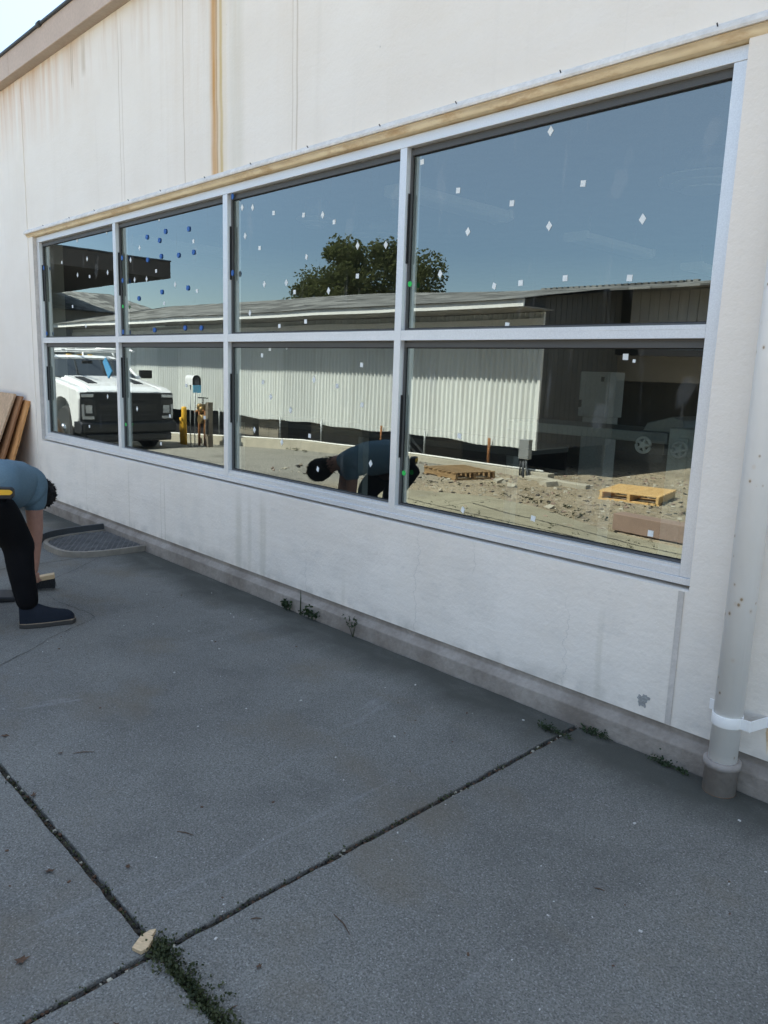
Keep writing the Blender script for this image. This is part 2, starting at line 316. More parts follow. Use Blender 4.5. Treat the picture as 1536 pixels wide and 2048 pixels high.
# ------------------------------------------------------------------ mesh helpers
class MB:
    def __init__(s): s.v = []; s.f = []; s.mi = []; s.sm = []
    def add(s, vs, fs, mi=0, smooth=False):
        o = len(s.v); s.v += [tuple(v) for v in vs]; s.f += [tuple(i+o for i in f) for f in fs]
        s.mi += [mi]*len(fs); s.sm += [smooth]*len(fs); return s
    def box(s, x0, x1, y0, y1, z0, z1, mi=0, mat=None):
        vs = [Vector((x, y, z)) for z in (z0, z1) for y in (y0, y1) for x in (x0, x1)]
        if mat is not None: vs = [mat @ v for v in vs]
        return s.add(vs, [(0, 2, 3, 1), (4, 5, 7, 6), (0, 1, 5, 4), (2, 6, 7, 3), (0, 4, 6, 2), (1, 3, 7, 5)], mi)
    def tube(s, pts, rad, n=10, mi=0, cap=True, smooth=True):
        pts = [Vector(p) for p in pts]; rad = rad if isinstance(rad, (list, tuple)) else [rad]*len(pts)
        vs = []; N = len(pts); ref = None
        for i, p in enumerate(pts):
            d = (pts[min(i+1, N-1)] - pts[max(i-1, 0)]).normalized()
            if ref is None: ref = Vector((0, 0, 1)) if abs(d.z) < .9 else Vector((1, 0, 0))
            a = d.cross(ref).normalized(); b = d.cross(a).normalized(); ref = b.cross(d) if b.cross(d).length > 0 else ref
            ref = -b if False else ref
            for k in range(n):
                t = 2*math.pi*k/n; vs.append(p + rad[i]*(a*math.cos(t) + b*math.sin(t)))
            ref = Vector((0, 0, 1)) if abs(d.z) < .9 else Vector((1, 0, 0))
        fs = [(i*n+k, i*n+(k+1) % n, (i+1)*n+(k+1) % n, (i+1)*n+k) for i in range(N-1) for k in range(n)]
        s.add(vs, fs, mi, smooth)
        if cap: s.add(vs[:n], [tuple(range(n))], mi); s.add(vs[-n:], [tuple(range(n))[::-1]], mi)
        return s
    def prism(s, poly, a, b, axis='y', mi=0):
        # poly of 2D points; extruded along axis between a and b
        def P(p, t): return (p[0], t, p[1]) if axis == 'y' else ((t, p[0], p[1]) if axis == 'x' else (p[0], p[1], t))
        n = len(poly); vs = [P(p, a) for p in poly] + [P(p, b) for p in poly]
        fs = [tuple(range(n)), tuple(range(2*n-1, n-1, -1))] + [(i, i+n, (i+1) % n+n, (i+1) % n) for i in range(n)]
        return s.add(vs, fs, mi)
    def disc(s, c, nrm, r, n=16, mi=0, r2=None):
        c = Vector(c); nrm = Vector(nrm).normalized(); a = nrm.orthogonal().normalized(); b = nrm.cross(a)
        vs = [c + r*(a*math.cos(2*math.pi*k/n) + b*math.sin(2*math.pi*k/n)) for k in range(n)]
        return s.add(vs, [tuple(range(n))], mi)
    def build(s, name, mats, parent=None, bevel=0, recalc=True):
        me = bpy.data.meshes.new(name); me.from_pydata(s.v, [], s.f)
        mats = mats if isinstance(mats, (list, tuple)) else [mats]
        for m in mats: me.materials.append(m)
        me.polygons.foreach_set('material_index', s.mi); me.polygons.foreach_set('use_smooth', s.sm)
        if recalc:
            bm = bmesh.new(); bm.from_mesh(me); bmesh.ops.remove_doubles(bm, verts=bm.verts, dist=1e-6) if len(s.v) < 3000 else None
            bmesh.ops.recalc_face_normals(bm, faces=bm.faces); bm.to_mesh(me); bm.free()
        o = bpy.data.objects.new(name, me); COL.objects.link(o)
        if parent: o.parent = parent
        if bevel:
            b = o.modifiers.new('bevel', 'BEVEL'); b.width = bevel; b.segments = 2; b.limit_method = 'ANGLE'
        return o

def tag(o, label=None, cat=None, group=None, kind=None):
    if label: o['label'] = label
    if cat: o['category'] = cat
    if group: o['group'] = group
    if kind: o['kind'] = kind
    return o
def thing(name, label, cat, loc=(0, 0, 0), rz=0, group=None):
    o = bpy.data.objects.new(name, None); COL.objects.link(o); o.location = loc; o.rotation_euler = (0, 0, rz); o.empty_display_size = .1
    return tag(o, label, cat, group)
def bx(name, m, parent, *a, bevel=0):
    return MB().box(*a).build(name, m, parent, bevel)

# ground height: level by the wall, falling away along the street
GZ = [(-60, -1.3), (-23, -.72), (-19, -.50), (-15, -.28), (-12.4, -.14), (-9, 0), (60, 0)]
def gz(x):
    for (a, za), (b, zb) in zip(GZ, GZ[1:]):
        if x <= b: return za + (zb-za)*(x-a)/(b-a) if x > a else za
    return 0

# ------------------------------------------------------------------ setting: ground
g = MB(); xs = [-600, -60, -23, -19, -15, -12.4, -9, -4, 3, 60, 600]; ys = [-600, -60, -20, -8, -2, 14, 60, 600]
vs = [(x, y, gz(x)-.014) for y in ys for x in xs]; nx = len(xs)
g.add(vs, [(j*nx+i, j*nx+i+1, (j+1)*nx+i+1, (j+1)*nx+i) for j in range(len(ys)-1) for i in range(nx-1)])
tag(g.build('ground', MT['gravel']), 'grey gravel road and tan dirt yard seen reflected behind the paving', kind='structure')

def slab(poly, m='slab', jag=.0032):
    out = []
    for (x0, y0), (x1, y1) in zip(poly, poly[1:]+poly[:1]):
        L = math.hypot(x1-x0, y1-y0); n = max(1, int(L/.045))
        for k in range(n):
            t = k/n; j = 0 if k == 0 else random.uniform(-jag, jag)
            out.append((x0+(x1-x0)*t - (y1-y0)/L*j, y0+(y1-y0)*t + (x1-x0)/L*j))
    b = MB(); n = len(out)
    vs = [(x, y, gz(x)) for x, y in out] + [(x, y, gz(x)-.06) for x, y in out]
    b.add(vs, [tuple(range(n))] + [(i, i+n, (i+1) % n+n, (i+1) % n) for i in range(n)])
    return tag(b.build('concrete_slab', MT[m], None, .004), kind='structure')
q = .011; yw = -.068
slabA = slab([(-5.65+.005, yw), (-5.65+.005, -2.02+q), (-1.6-q, -2.02+q), (-1.6-q, yw)])
slab([(-1.6+q, yw), (-1.6+q, -2.02+q), (2.4, -2.02+q), (2.4, yw)])
slabY = slab([(-5.65+.005, -4.5), (-5.0, -4.38), (-3.73, -3.84), (-2.6, -3.62), (-1.6-q, -3.62), (-1.6-q, -2.8), (-5.65+.005, -2.8)], 'apron')
slab([(-5.65+.005, -2.02-q), (-5.65+.005, -2.8+.004), (-1.6-q, -2.8+.004), (-1.6-q, -2.02-q)])
slab([(-1.6+q, -2.02-q), (-1.6+q, -3.62), (2.4, -3.62), (2.4, -2.02-q)])
slab([(-9, yw), (-9, -2.02+q), (-5.65-.005, -2.02+q), (-5.65-.005, yw)])
slab([(-9, -2.02-q), (-9, -2.9), (-5.65-.005, -2.9), (-5.65-.005, -2.02-q)])
slab([(-8.2, -2.91), (-7.2, -3.1), (-6.8, -4.05), (-5.8, -4.55), (-5.65-.005, -4.5), (-5.65-.005, -2.91)], 'apron')
slab([(-12.4, yw), (-12.4, -3.0), (-9.01, -3.0), (-9.01, yw)])

# cracks in the paving: thin dirt filled lines
def crack(pts, wd=.003, par=None):
    P = []
    for (x0, y0), (x1, y1) in zip(pts, pts[1:]):
        n = max(2, int(math.hypot(x1-x0, y1-y0)/.03))
        for k in range(n):
            t = k/n; P.append(Vector((x0+(x1-x0)*t+random.uniform(-.008, .008), y0+(y1-y0)*t+random.uniform(-.008, .008), .0035)))
    P.append(Vector((*pts[-1], .0035))); b = MB(); vs = []
    for i, p in enumerate(P):
        d = (P[min(i+1, len(P)-1)]-P[max(i-1, 0)]).normalized(); nn = Vector((-d.y, d.x, 0)); ww = wd*random.uniform(.3, 1.3)
        vs += [p+nn*ww/2, p-nn*ww/2]
    b.add(vs, [(2*i, 2*i+1, 2*i+3, 2*i+2) for i in range(len(P)-1)])
    return b.build('crack', MT['crack'], par)
crack([(-3.55, -1.98), (-3.8, -1.71), (-3.93, -1.52), (-4.07, -1.34), (-4.13, -1.21), (-4.22, -1.05), (-4.39, -1.06), (-4.63, -1.10), (-4.84, -1.10)], .0035, slabA)
crack([(-4.95, -1.1), (-5.13, -1.01), (-5.33, -.72), (-5.57, -.43)], .004, slabA)

for pts in ([(-6.6, -3.55), (-5.4, -3.42), (-4.1, -3.30), (-2.9, -3.22), (-1.7, -3.15)], [(-5.6, -3.95), (-4.9, -3.75), (-4.0, -3.62), (-3.2, -3.45), (-2.3, -3.4)], [(-4.6, -3.1), (-3.6, -3.02), (-2.6, -3.0)]): crack(pts, .022, slabY)

# ------------------------------------------------------------------ workshop building
ZT, ZB, ZM, ZN, ZJ, ZS = 2.607, 2.559, 1.6826, 1.6335, .7306, .7033
X0, X0I, X5I, X5 = -7.764, -7.703, -1.2565, -1.2065
MUL = [(-6.131, -6.081), (-4.507, -4.453), (-2.881, -2.834)]
YW = -.03
B = thing('workshop_building', 'white painted stucco workshop with rust streak above its long window', 'building', (-4, 0, 0))
def bp(name, mb, m, bevel=0, par=None):
    o = mb.build(name, m, par or B, bevel)
    if not par: o.location = (4, 0, 0)
    return o
WL, WR, WT = -17.0, 7.0, 4.02
m = MB(); HX0, HX1, HZ0, HZ1 = X0-.008, X5+.008, .688, 2.652
for a in ((WL, HX0, YW, .25, .135, WT), (HX1, WR, YW, .25, .135, WT), (HX0, HX1, YW, .25, HZ1, WT), (HX0, HX1, YW, .25, .135, HZ0)): m.box(*a)
bm = bmesh.new()
wl = bp('wall', m, MT['wall'])
# base curb: extruded profile (y, z)
c = MB(); prof = [(.2, .137), (-.022, .137), (-.022, .106), (-.060, .078), (-.064, -.03), (.2, -.03)]
xsx = [WL] + [x*.5 for x in range(-32, 15)]
for a, b_ in zip([-17, -12.4, -9], [-12.4, -9, WR]):
    vs = [(a, y, z if z > 0 else gz(a)-.05) for y, z in prof] + [(b_, y, z if z > 0 else gz(b_)-.05) for y, z in prof]
    c.add(vs, [(i, i+6, (i+1) % 6+6, (i+1) % 6) for i in range(6)])
bp('base_curb', c, MT['curb'], .004)
# trim over the window: sloping tan drip board with white lip
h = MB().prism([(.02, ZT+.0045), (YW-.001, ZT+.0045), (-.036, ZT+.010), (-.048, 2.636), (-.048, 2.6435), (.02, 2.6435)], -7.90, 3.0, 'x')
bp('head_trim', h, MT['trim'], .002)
h = MB().prism([(-.0305, 2.6440), (-.055, 2.6440), (-.057, 2.654), (-.050, 2.668), (YW-.002, 2.684), (YW-.0005, 2.684)], -7.93, 3.0, 'x')
bp('lip', h, MT['trimw'], .003)
for i in range(17):
    x = -7.4+i*.55+random.uniform(-.05, .05)
    MB().tube([(x, -.044, 2.670), (x, -.054, 2.680)], .0028, 6).build('nail', MT['gutter'], B).location = (4, 0, 0)
# joint strips
bp('seam_strip', MB().box(-8.14, -7.885, YW-.006, YW-.0005, .138, 4.015), MT['wall'])
bp('seam_strip', MB().box(-1.237, -1.214, YW-.005, YW-.0005, .138, .684), MT['strip'], .001)
bp('reveal_strip', MB().box(X0-.0075, X0-.0015, YW-.002, .02, ZS, ZT), MT['strip'])
# fascia and soffit
bp('soffit', MB().box(WL, WR, -.115, YW-.001, WT, WT+.03), MT['soffit'])
bp('fascia', MB().box(WL, -7.905, -.125, -.116, WT-.002, 4.215).box(-7.9, 3.0, -.125, -.116, WT-.002, 4.215), MT['fascia'], .002)
bp('roof', MB().box(WL, WR, -.118, 12, 4.216, 4.26), MT['gutter'])
r = MB(); r.tube([(WL, -.135, 4.225), (WR, -.135, 4.225)], .013, 8)
for x in (-7.1, -5.2, -9.3): r.tube([(x-.03, -.135, 4.225), (x+.03, -.135, 4.225)], .022, 8)
bp('roof_edge_pipe', r, MT['gutter'])
# inside of the room
bp('interior_ceiling', MB().box(-14, 3, .26, 11.5, 3.42, 3.5), MT['ceil'])
bp('interior_floor', MB().box(-14, 3, .26, 11.5, -.02, .03), MT['infloor'])
bp('interior_wall', MB().box(-14, 3, 11.5, 11.6, .03, 3.42).box(-14.1, -14, .26, 11.5, .03, 3.42), MT['inwall'])
# spalled paint and scuff on the apron
def blob(cx, cz, rx, rz, y, seed, n=22):
    random.seed(seed); pts = []
    for k in range(n):
        a = 2*math.pi*k/n; rr = random.uniform(.6, 1.15); pts.append((cx+rx*rr*math.cos(a), cz+rz*rr*math.sin(a)))
    return MB().prism(pts, y, YW+.001, 'y')
bp('paint_spall', blob(-1.34, .195, .022, .030, YW-.0015, 5), MT['patch'])
bp('paint_spall', blob(-1.325, .215, .018, .012, YW-.002, 6), MT['patch'])
random.seed(11)

# ------------------------------------------------------------------ storefront window
W = thing('storefront_window', 'long eight pane silver aluminium window reflecting the yard opposite', 'window', (-4.5, 0, .70))
def wp(name, mb, mt, bevel=.0015, par=None):
    o = mb.build(name, mt, par or W, bevel)
    if not par: o.location = (4.5, 0, -.70)
    return o
GY = .046
wp('top_rail', MB().box(X0, X5, 0, .105, ZB, ZT), MT['alu'])
for a, b_ in ((X0, X0I), (X5I, X5)): wp('jamb', MB().box(a, b_, .0012, .105, ZJ+.001, ZB-.0008), MT['alu'])
for a, b_ in MUL: wp('mullion', MB().box(a, b_, .0006, .105, ZJ+.001, ZB-.0008), MT['alu'])
wp('sill', MB().box(X0, X5, -.006, .11, ZS, ZJ), MT['alu'])
bays = [(X0I, MUL[0][0]), (MUL[0][1], MUL[1][0]), (MUL[1][1], MUL[2][0]), (MUL[2][1], X5I)]
panes = {}
for i, (a, b_) in enumerate(bays):
    a += .0006; b_ -= .0006
    t = MB().box(a, b_, .0022, .105, ZN, ZM-.0185).box(a, b_, .004, .1, ZM-.0185, ZM-.0165).box(a, b_, .0022, .105, ZM-.0165, ZM)
    wp('transom', t, MT['alu'], 0)
    wp('bottom_rail', MB().box(a, b_, .0022, .105, ZJ+.001, ZJ+.030).box(a, b_, .004, .1, ZJ+.030, ZJ+.0325).box(a, b_, .0075, .105, ZJ+.0325, ZJ+.045), MT['alu'], 0)
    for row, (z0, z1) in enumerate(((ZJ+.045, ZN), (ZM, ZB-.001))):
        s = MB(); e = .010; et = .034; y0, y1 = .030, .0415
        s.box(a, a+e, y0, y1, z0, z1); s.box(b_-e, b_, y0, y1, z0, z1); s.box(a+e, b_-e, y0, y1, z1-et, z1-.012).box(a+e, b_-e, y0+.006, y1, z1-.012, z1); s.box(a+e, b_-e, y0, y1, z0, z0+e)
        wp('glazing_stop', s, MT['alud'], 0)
        s = MB(); e2 = .0135; et = .039; y0, y1 = .042, GY-.0007
        s.box(a, a+e2, y0, y1, z0, z1); s.box(b_-e2, b_, y0, y1, z0, z1); s.box(a+e2, b_-e2, y0, y1, z1-et, z1); s.box(a+e2, b_-e2, y0, y1, z0, z0+e2)
        # setting strip seen black in the recess at the left of each pane
        zz = z0+(z1-z0)*random.uniform(.25, .5); s.box(a+.0005, a+.006, .018, .0295, zz, zz+(z1-z0)*.38)
        wp('gasket', s, MT['gasket'], 0)
        p = MB().add([(a, GY, z0), (b_, GY, z0), (b_, GY, z1), (a, GY, z1)], [(0, 1, 2, 3)])
        # separate origin per pane so each has its own slight waviness
        pm = MB().add([(x-(a+b_)/2, 0, z-(z0+z1)/2) for x, _, z in p.v], p.f)
        po = pm.build('glass_pane', MT['glass'], W, recalc=False); po.location = ((a+b_)/2+4.5, GY, (z0+z1)/2-.70)
        panes[(i, row)] = (po, (a+b_)/2, (z0+z1)/2)

def px2y(u, v, y):
    d = f_ + (u-768)/FPX*r_ - (v-1024)/FPX*u_; t = (y-CAM.y)/d.y; return CAM+d*t
STK = {  # stickers on the panes, measured against the photograph; s square, d diamond
 (3, 1): [(1101, 262, 'd'), (844, 324, 's'), (916, 381, 's'), (1023.6, 406.5, 's'), (1166, 367, 's'), (1285, 438, 'd'), (1098, 452, 'd'), (935.5, 463.5, 'd'), (880, 548, 'd'), (988, 572, 'D'), (1041, 566, 's'), (1130, 556.5, 's'), (1259, 556, 's'), (1014, 650.5, 's')],
 (3, 0): [(1251, 713.7, 's'), (1268, 722, 't'), (918.5, 872, 's'), (925.4, 1020, 'D'), (1066, 1037, 's'), (1301, 1067, 's')],
 (2, 1): [(519, 496, 's'), (612.8, 514, 'D'), (715, 491.4, 'd'), (771.5, 489.6, 'd'), (528.3, 568.3, 'd'), (572.4, 565.3, 'd'), (588.8, 584, 's'), (714.6, 552, 's'), (656.8, 581.8, 'd'), (499.6, 626.4, 'd'), (558.6, 652, 's'), (611, 643, 's'), (484, 415, 'd'), (505, 415, 'd'), (547, 426, 's'), (607, 430, 's'), (645, 430, 'd'), (668, 444, 's'), (490, 472, 'd')],
 (2, 0): [(539.7, 697.7, 's'), (573, 692.6, 'd'), (647.8, 690.5, 's'), (523.9, 710.6, 's'), (723, 729.8, 's'), (525.7, 764.5, 's'), (627.8, 759.4, 'd'), (673.9, 772, 's'), (541.2, 793.6, 'd'), (724, 809.7, 's'), (580.8, 820.5, 'd'), (508.6, 859.7, 'd'), (619, 871.7, 's'), (563.4, 884.3, 'd'), (741, 927, 'd'), (502, 948, 's'), (635.3, 938.2, 'D')],
 (1, 1): [(293, 437.6, 'b'), (331, 463, 'b'), (377.7, 458, 'b'), (294.3, 474.3, 'b'), (319.2, 480.8, 'b'), (387.6, 504.6, 'b'), (357.5, 510.6, 'b'), (322.5, 512.8, 'b'), (295.7, 519.7, 'b'), (376, 576, 'b'), (324, 584, 'b'), (278, 597, 'b'), (309.4, 660, 'b'), (370.4, 656, 'b'), (402.9, 656, 'b'),
          (318, 437.6, 'd'), (386.5, 482.7, 's'), (278.8, 495.9, 'd'), (261, 520, 'd'), (312, 542, 's'), (269, 559.6, 'd'), (293, 558, 'd'), (350, 569, 'd'), (393.6, 581.7, 's'), (328, 606.6, 's')],
 (1, 0): [(274, 817.7, 'd'), (339.7, 832, 's'), (321.7, 887.5, 's'), (409, 835, 's'), (372.5, 771, 's')],
 (0, 1): [(125, 482, 's'), (154, 481, 's'), (213, 463.6, 'd'), (174, 517.7, 'd'), (123.4, 524.8, 's'), (155, 550, 'd'), (179, 553, 's'), (215, 545, 'd'), (145, 613, 's'), (171.6, 652, 'd')],
 (0, 0): [(215, 793, 'd'), (178.7, 852.7, 's')],
}
for key, L in STK.items():
    po, cx, cz = panes[key]
    for u, v, k in L:
        p = px2y(u, v, GY-.0015); x, z = p.x-cx, p.z-cz
        r_k = {'s': .0155, 'd': .019, 'D': .017, 't': .008, 'b': .0165}[k]
        if k == 'b': n_, off = 8, .4
        else: n_, off = 4, {'s': math.pi/4, 'd': 0, 'D': .35, 't': .8}[k]
        off += random.uniform(-.12, .12); rx = r_k*(.8 if k in 'dD' else 1.08)
        if k != 's' and k != 'b' and k != 't': pass
        poly = [(x+rx*math.cos(off+2*math.pi*j/n_), z+r_k*1.12*math.sin(off+2*math.pi*j/n_)) for j in range(n_)]
        th = .007 if k == 'b' else .0012
        st = MB().prism(poly, -.0004-th, -.0004, 'y').build('sticker', MT['blue' if k == 'b' else 'stick'], po)
for (u, v), key in (((820, 568), (3, 1)), ((808, 946), (3, 0)), ((252, 849), (1, 0)), ((246, 613), (1, 1))):
    po, cx, cz = panes[key]; p = px2y(u, v, .018)
    mb = MB().tube([(p.x-cx, .0165-GY, p.z-cz), (p.x-cx, .018-GY, p.z-cz)], .0135, 18)
    mb.build('round_sticker', MT['green'], po)
for (u, v), key in (((245, 516), (1, 1)), ((246, 561), (1, 1)), ((247, 664), (1, 1)), ((88, 536), (0, 1)), ((94, 667), (0, 1)), ((466, 546), (2, 1)), ((466, 393), (2, 1))):
    po, cx, cz = panes[key]; p = px2y(u, v, .020)
    MB().prism([(p.x-cx+.013*math.cos(a), p.z-cz+.019*math.sin(a)) for a in [k*math.pi/4 for k in range(8)]], .014-GY, .020-GY, 'y').build('sticker', MT['blue'], po)
po, cx, cz = panes[(0, 0)]
q4 = [px2y(u, v, GY-.003) for u, v in ((211, 715), (224, 742), (217, 757), (206, 724))]
MB().prism([(p.x-cx, p.z-cz) for p in q4], -.006, -.001, 'y').build('painter_tape', MT['tape'], po)

# ------------------------------------------------------------------ downpipe at the right of the window
D = thing('downpipe', 'white painted round downpipe with rust spots right of the window', 'drainpipe', (-.972, -.115, 0))
MB().tube([(0, 0, .12), (0, 0, 4.0)], .0495, 28).build('pipe', MT['pipe'], D)
b = MB(); b.tube([(0, 0, -.03), (0, 0, .10), (0, 0, .101), (0, 0, .122), (0, 0, .125)], [.058, .058, .065, .065, .057], 28); b.build('pipe_boot', MT['boot'], D)
b = MB(); b.tube([(0, 0, -.02), (0, 0, .006)], [.060, .0575], 28); b.build('rust_ring', MT['rust'], D)
b = MB(); b.tube([(0, 0, .262), (0, 0, .302)], .0535, 28)
b.box(.045, .085, -.012, -.006, .262, .302); b.prism([(.085, -.012), (.110, .078), (.150, .078), (.150, .083), (.106, .083), (.081, -.006)], .262, .302, 'z')
b.prism([(-.045, .0), (-.07, .083), (-.10, .083), (-.10, .079), (-.075, .076), (-.05, -.005)], .262, .302, 'z')
br = b.build('strap_bracket', MT['pipe'], D, .001)
MB().tube([(.130, .078, .282), (.130, .071, .282)], .006, 8).build('screw', MT['rust'], br)
D2 = MB().prism([(-.865+.0, .24), (-.862, .275), (-.845, .27), (-.85, .20), (-.853, .16), (-.858, .2)], YW-.0015, YW+.001, 'y'); bp('rust_stain', D2, MT['trim'])

# ------------------------------------------------------------------ window well with grate by the wall
WW = thing('window_well', 'D shaped dirty steel grate over a window well at the wall foot', 'grate', (-5.95, -.35, 0))
def dshape(rx, ry, n=28, cx=0):
    pts = []
    for k in range(n+1):
        a = math.pi*k/n; cxx = math.copysign(abs(math.cos(a))**.62, math.cos(a))*rx; syy = -abs(math.sin(a))**.62*ry
        pts.append((cxx, syy+.285))
    return pts
outer = dshape(.385, .60); inner = dshape(.355, .57)
b = MB(); n = len(outer)
vs = [(x, y, z) for z in (0.0, .045) for x, y in outer] + [(x, y, z) for z in (.045, 0.0) for x, y in inner]
b.add(vs, [(k*n+i, k*n+i+1, ((k+1) % 4)*n+i+1, ((k+1) % 4)*n+i) for k in range(4) for i in range(n-1)])
b.build('rim', MT['rim'], WW)
MB().add([(x, y, .006) for x, y in inner], [tuple(range(n))]).build('well_shade', MT['dark'], WW)  # dark sheet over the slab paints in the shade inside the well
# raised dark back of the ring on the far side
b = MB(); seg = dshape(.40, .62)[18:]; vs = [(x, y, .03) for x, y in seg]+[(x, y, .095) for x, y in seg]+[(x+.02, y, .095) for x, y in seg]+[(x+.02, y, .03) for x, y in seg]; n = len(seg)
b.add(vs, [(k*n+i, k*n+i+1, ((k+1) % 4)*n+i+1, ((k+1) % 4)*n+i) for k in range(4) for i in range(n-1)]); b.build('ring_back', MT['gutter'], WW)
def inside(x, y):
    yy = (.285-y)/.57; xx = abs(x)/.355
    return 0 <= yy <= 1 and xx < 1 and (xx**(1/.62))**2+(yy**(1/.62))**2 < 1
b = MB()
for s in (-1, 1):
    for k in range(-30, 31):
        c0 = k*.045; run = []
        for j in range(-60, 61):
            x = j*.0105; y = s*x*.62+c0
            if inside(x, y): run.append((x, y))
        if len(run) > 2:
            b.tube([(run[0][0], run[0][1], .036), (run[-1][0], run[-1][1], .036)], .0045, 4, 0, False, False)
b.build('grate_mesh', MT['grate'], WW)

# ------------------------------------------------------------------ plywood sheets leaning on the wall
def sheet(name, x0, x1, ztop, yb, th, m, label, lean_top=-.035, notch=False):
    L = math.hypot(ztop, yb-lean_top); ang = math.atan2(lean_top-yb, ztop)   # sheet rises from (yb,0) to (lean_top,ztop)
    o = thing(name, label, 'sheet', ((x0+x1)/2, yb, 0), 0, 'wood sheets leaning on the wall')
    wdt = x1-x0
    if notch:
        pts = [(-wdt/2, 0), (wdt/2-.03, 0), (wdt/2-.03, .30)]
        for k in range(5): pts += [(wdt/2-.03+.006*k, .30+.08*k), (wdt/2-.018+.006*k, .32+.08*k), (wdt/2-.018+.006*k, .36+.08*k)]
        pts += [(wdt/2, .75), (wdt/2, L), (-wdt/2, L)]
    else: pts = [(-wdt/2, 0), (wdt/2, 0), (wdt/2, L), (-wdt/2, L)]
    b = MB().prism(pts, -th, 0, 'y'); s = b.build('board', MT[m], o, .001); s.rotation_euler = (-math.atan2(lean_top-yb, ztop), 0, 0)
    return o
sheet('plywood_sheet', -9.4, -8.02, 1.06, -.36, .02, 'ply', 'orange brown plywood sheet with notched edge leaning nearest the window', -.033, True)
sheet('plywood_sheet', -9.6, -8.12, 1.10, -.44, .018, 'plyd', 'dark brown plywood sheet leaning between the two lighter boards', -.065)
sheet('strand_board', -9.8, -8.22, 1.12, -.53, .02, 'osb', 'pale strand board sheet leaning in front of the plywood', -.10)

# ------------------------------------------------------------------ weeds, moss, litter
def leafclump(b, c, rx, ry, rz, n, size, seed=None):
    for k in range(n):
        p = Vector((random.gauss(0, .45)*rx, random.gauss(0, .45)*ry, abs(random.gauss(0, .5))*rz))+Vector(c)
        d = Vector((random.gauss(0, 1), random.gauss(0, 1), random.gauss(.3, .7))).normalized(); a = d.orthogonal().normalized()*size*.45*random.uniform(.6, 1.2)
        L = size*random.uniform(.6, 1.4)
        b.add([p, p+d*L*.5+a, p+d*L, p+d*L*.5-a], [(0, 1, 2, 3)])
def weed(name, x, y, kind, label, group='weeds along the foot of the wall'):
    o = thing(name, label, 'plant', (x, y, 0), 0, group); b = MB(); s = MB()
    if kind == 'mat':
        for k in range(7): leafclump(b, (random.uniform(-.07, .07), random.uniform(-.014, .010), .004), .026, .014, .024, 26, .010)
        s.tube([(-.06, 0, -.01), (.0, 0, .012), (.08, 0, .008)], .0015, 4)
    elif kind == 'leafy':
        for k in range(5):
            xx = random.uniform(-.05, .05); s.tube([(xx, 0, -.01), (xx+random.uniform(-.02, .02), -.01, .05)], .0012, 4)
            leafclump(b, (xx, 0, .02), .018, .015, .045, 16, .020)
    elif kind == 'spike':
        s.tube([(0, 0, -.01), (.004, 0, .10), (.002, 0, .155)], [.0035, .004, .001], 5); leafclump(b, (0, 0, .01), .02, .012, .02, 14, .014)
    else:
        for k in range(9):
            a = random.uniform(-.9, .9); p1 = Vector((math.sin(a)*.03, random.uniform(-.02, 0), .05)); p2 = Vector((math.sin(a)*.085, random.uniform(-.03, 0), random.uniform(.07, .13)))
            s.tube([(0, 0, -.01), p1, p2], [.0014, .001, .0005], 4)
            for j in range(6):
                t = random.uniform(.3, 1); leafclump(b, p1.lerp(p2, t), .006, .006, .006, 3, .008)
    b.add(s.v, s.f); b.build('foliage', MT['weed'], o, recalc=False)
weed('weed', -3.64, -.085, 'leafy', 'small leafy weed furthest along the wall foot')
weed('weed', -3.53, -.080, 'spike', 'single upright dark weed stalk at the wall foot')
weed('weed', -3.42, -.085, 'leafy', 'low leafy weed right of the upright stalk')
weed('weed', -3.04, -.085, 'wispy', 'wispy branching weed against the curb')
weed('weed', -1.50, -.085, 'mat', 'dark green weed mat where paving joint meets curb')
weed('weed', -1.18, -.10, 'mat', 'dark green weed mat nearest the downpipe')
weed('weed', -1.62, -.20, 'mat', 'sparse weed lying in the joint near the curb', 'weeds in the paving joint')
b = MB(); random.seed(21)
for k in range(190): 
    x = random.uniform(-3.4, -1.6) if k % 2 else -1.6; y = -2.02 if k % 2 else random.uniform(-2.6, -.25)
    leafclump(b, (x+random.gauss(0, .006), y+random.gauss(0, .006), -.012), .014, .014, .018, 5, .008)
for k in range(240):
    t = random.random()**1.0; x = -1.60+.42*t; leafclump(b, (x, -2.015+random.gauss(0, .010+.010*math.sin(t*3.1)), -.008), .016, .016, .022, 11, .0085)
for k in range(60): leafclump(b, (-1.6+random.gauss(0, .018), -2.02+random.gauss(0, .018), -.005), .015, .015, .02, 10, .009)
for k in range(70): leafclump(b, (random.uniform(-6.5, -1.8), random.choice([-3.3, -3.4, -3.6, -3.05])+random.gauss(0, .06), .0), .04, .02, .02, 6, .018)
for k in range(75):
    x0_, y0_ = random.choice([(-5.2, -4.75), (-4.2, -4.3), (-6.3, -5.4), (-3.9, -5.6), (-7.4, -4.9), (-10, -6.45), (-12, -6.4)]); leafclump(b, (x0_+random.gauss(0, .35), y0_+random.gauss(0, .08), gz(x0_)-.01), .06, .04, .03, 9, .03)
tag(b.build('moss', MT['moss'], recalc=False), 'dark green moss and weeds growing in the paving joints', kind='stuff')
b = MB()
for k in range(1100):
    if k % 2: x, y = random.uniform(-3.4, 1), -2.02+random.gauss(0, .007)
    else: x, y = -1.6+random.gauss(0, .007), random.uniform(-2.6, -.1)
    s = random.uniform(.002, .006); mt_ = Matrix.Translation((x, y, -.012+s*.6)) @ Matrix.Rotation(random.random()*6, 4, 'Z') @ Matrix.Rotation(random.random(), 4, 'X')
    b.box(-s, s, -s*.7, s*.7, -s*.6, s*.6, random.choice([0]*8+[1]*4+[2]), mt_)
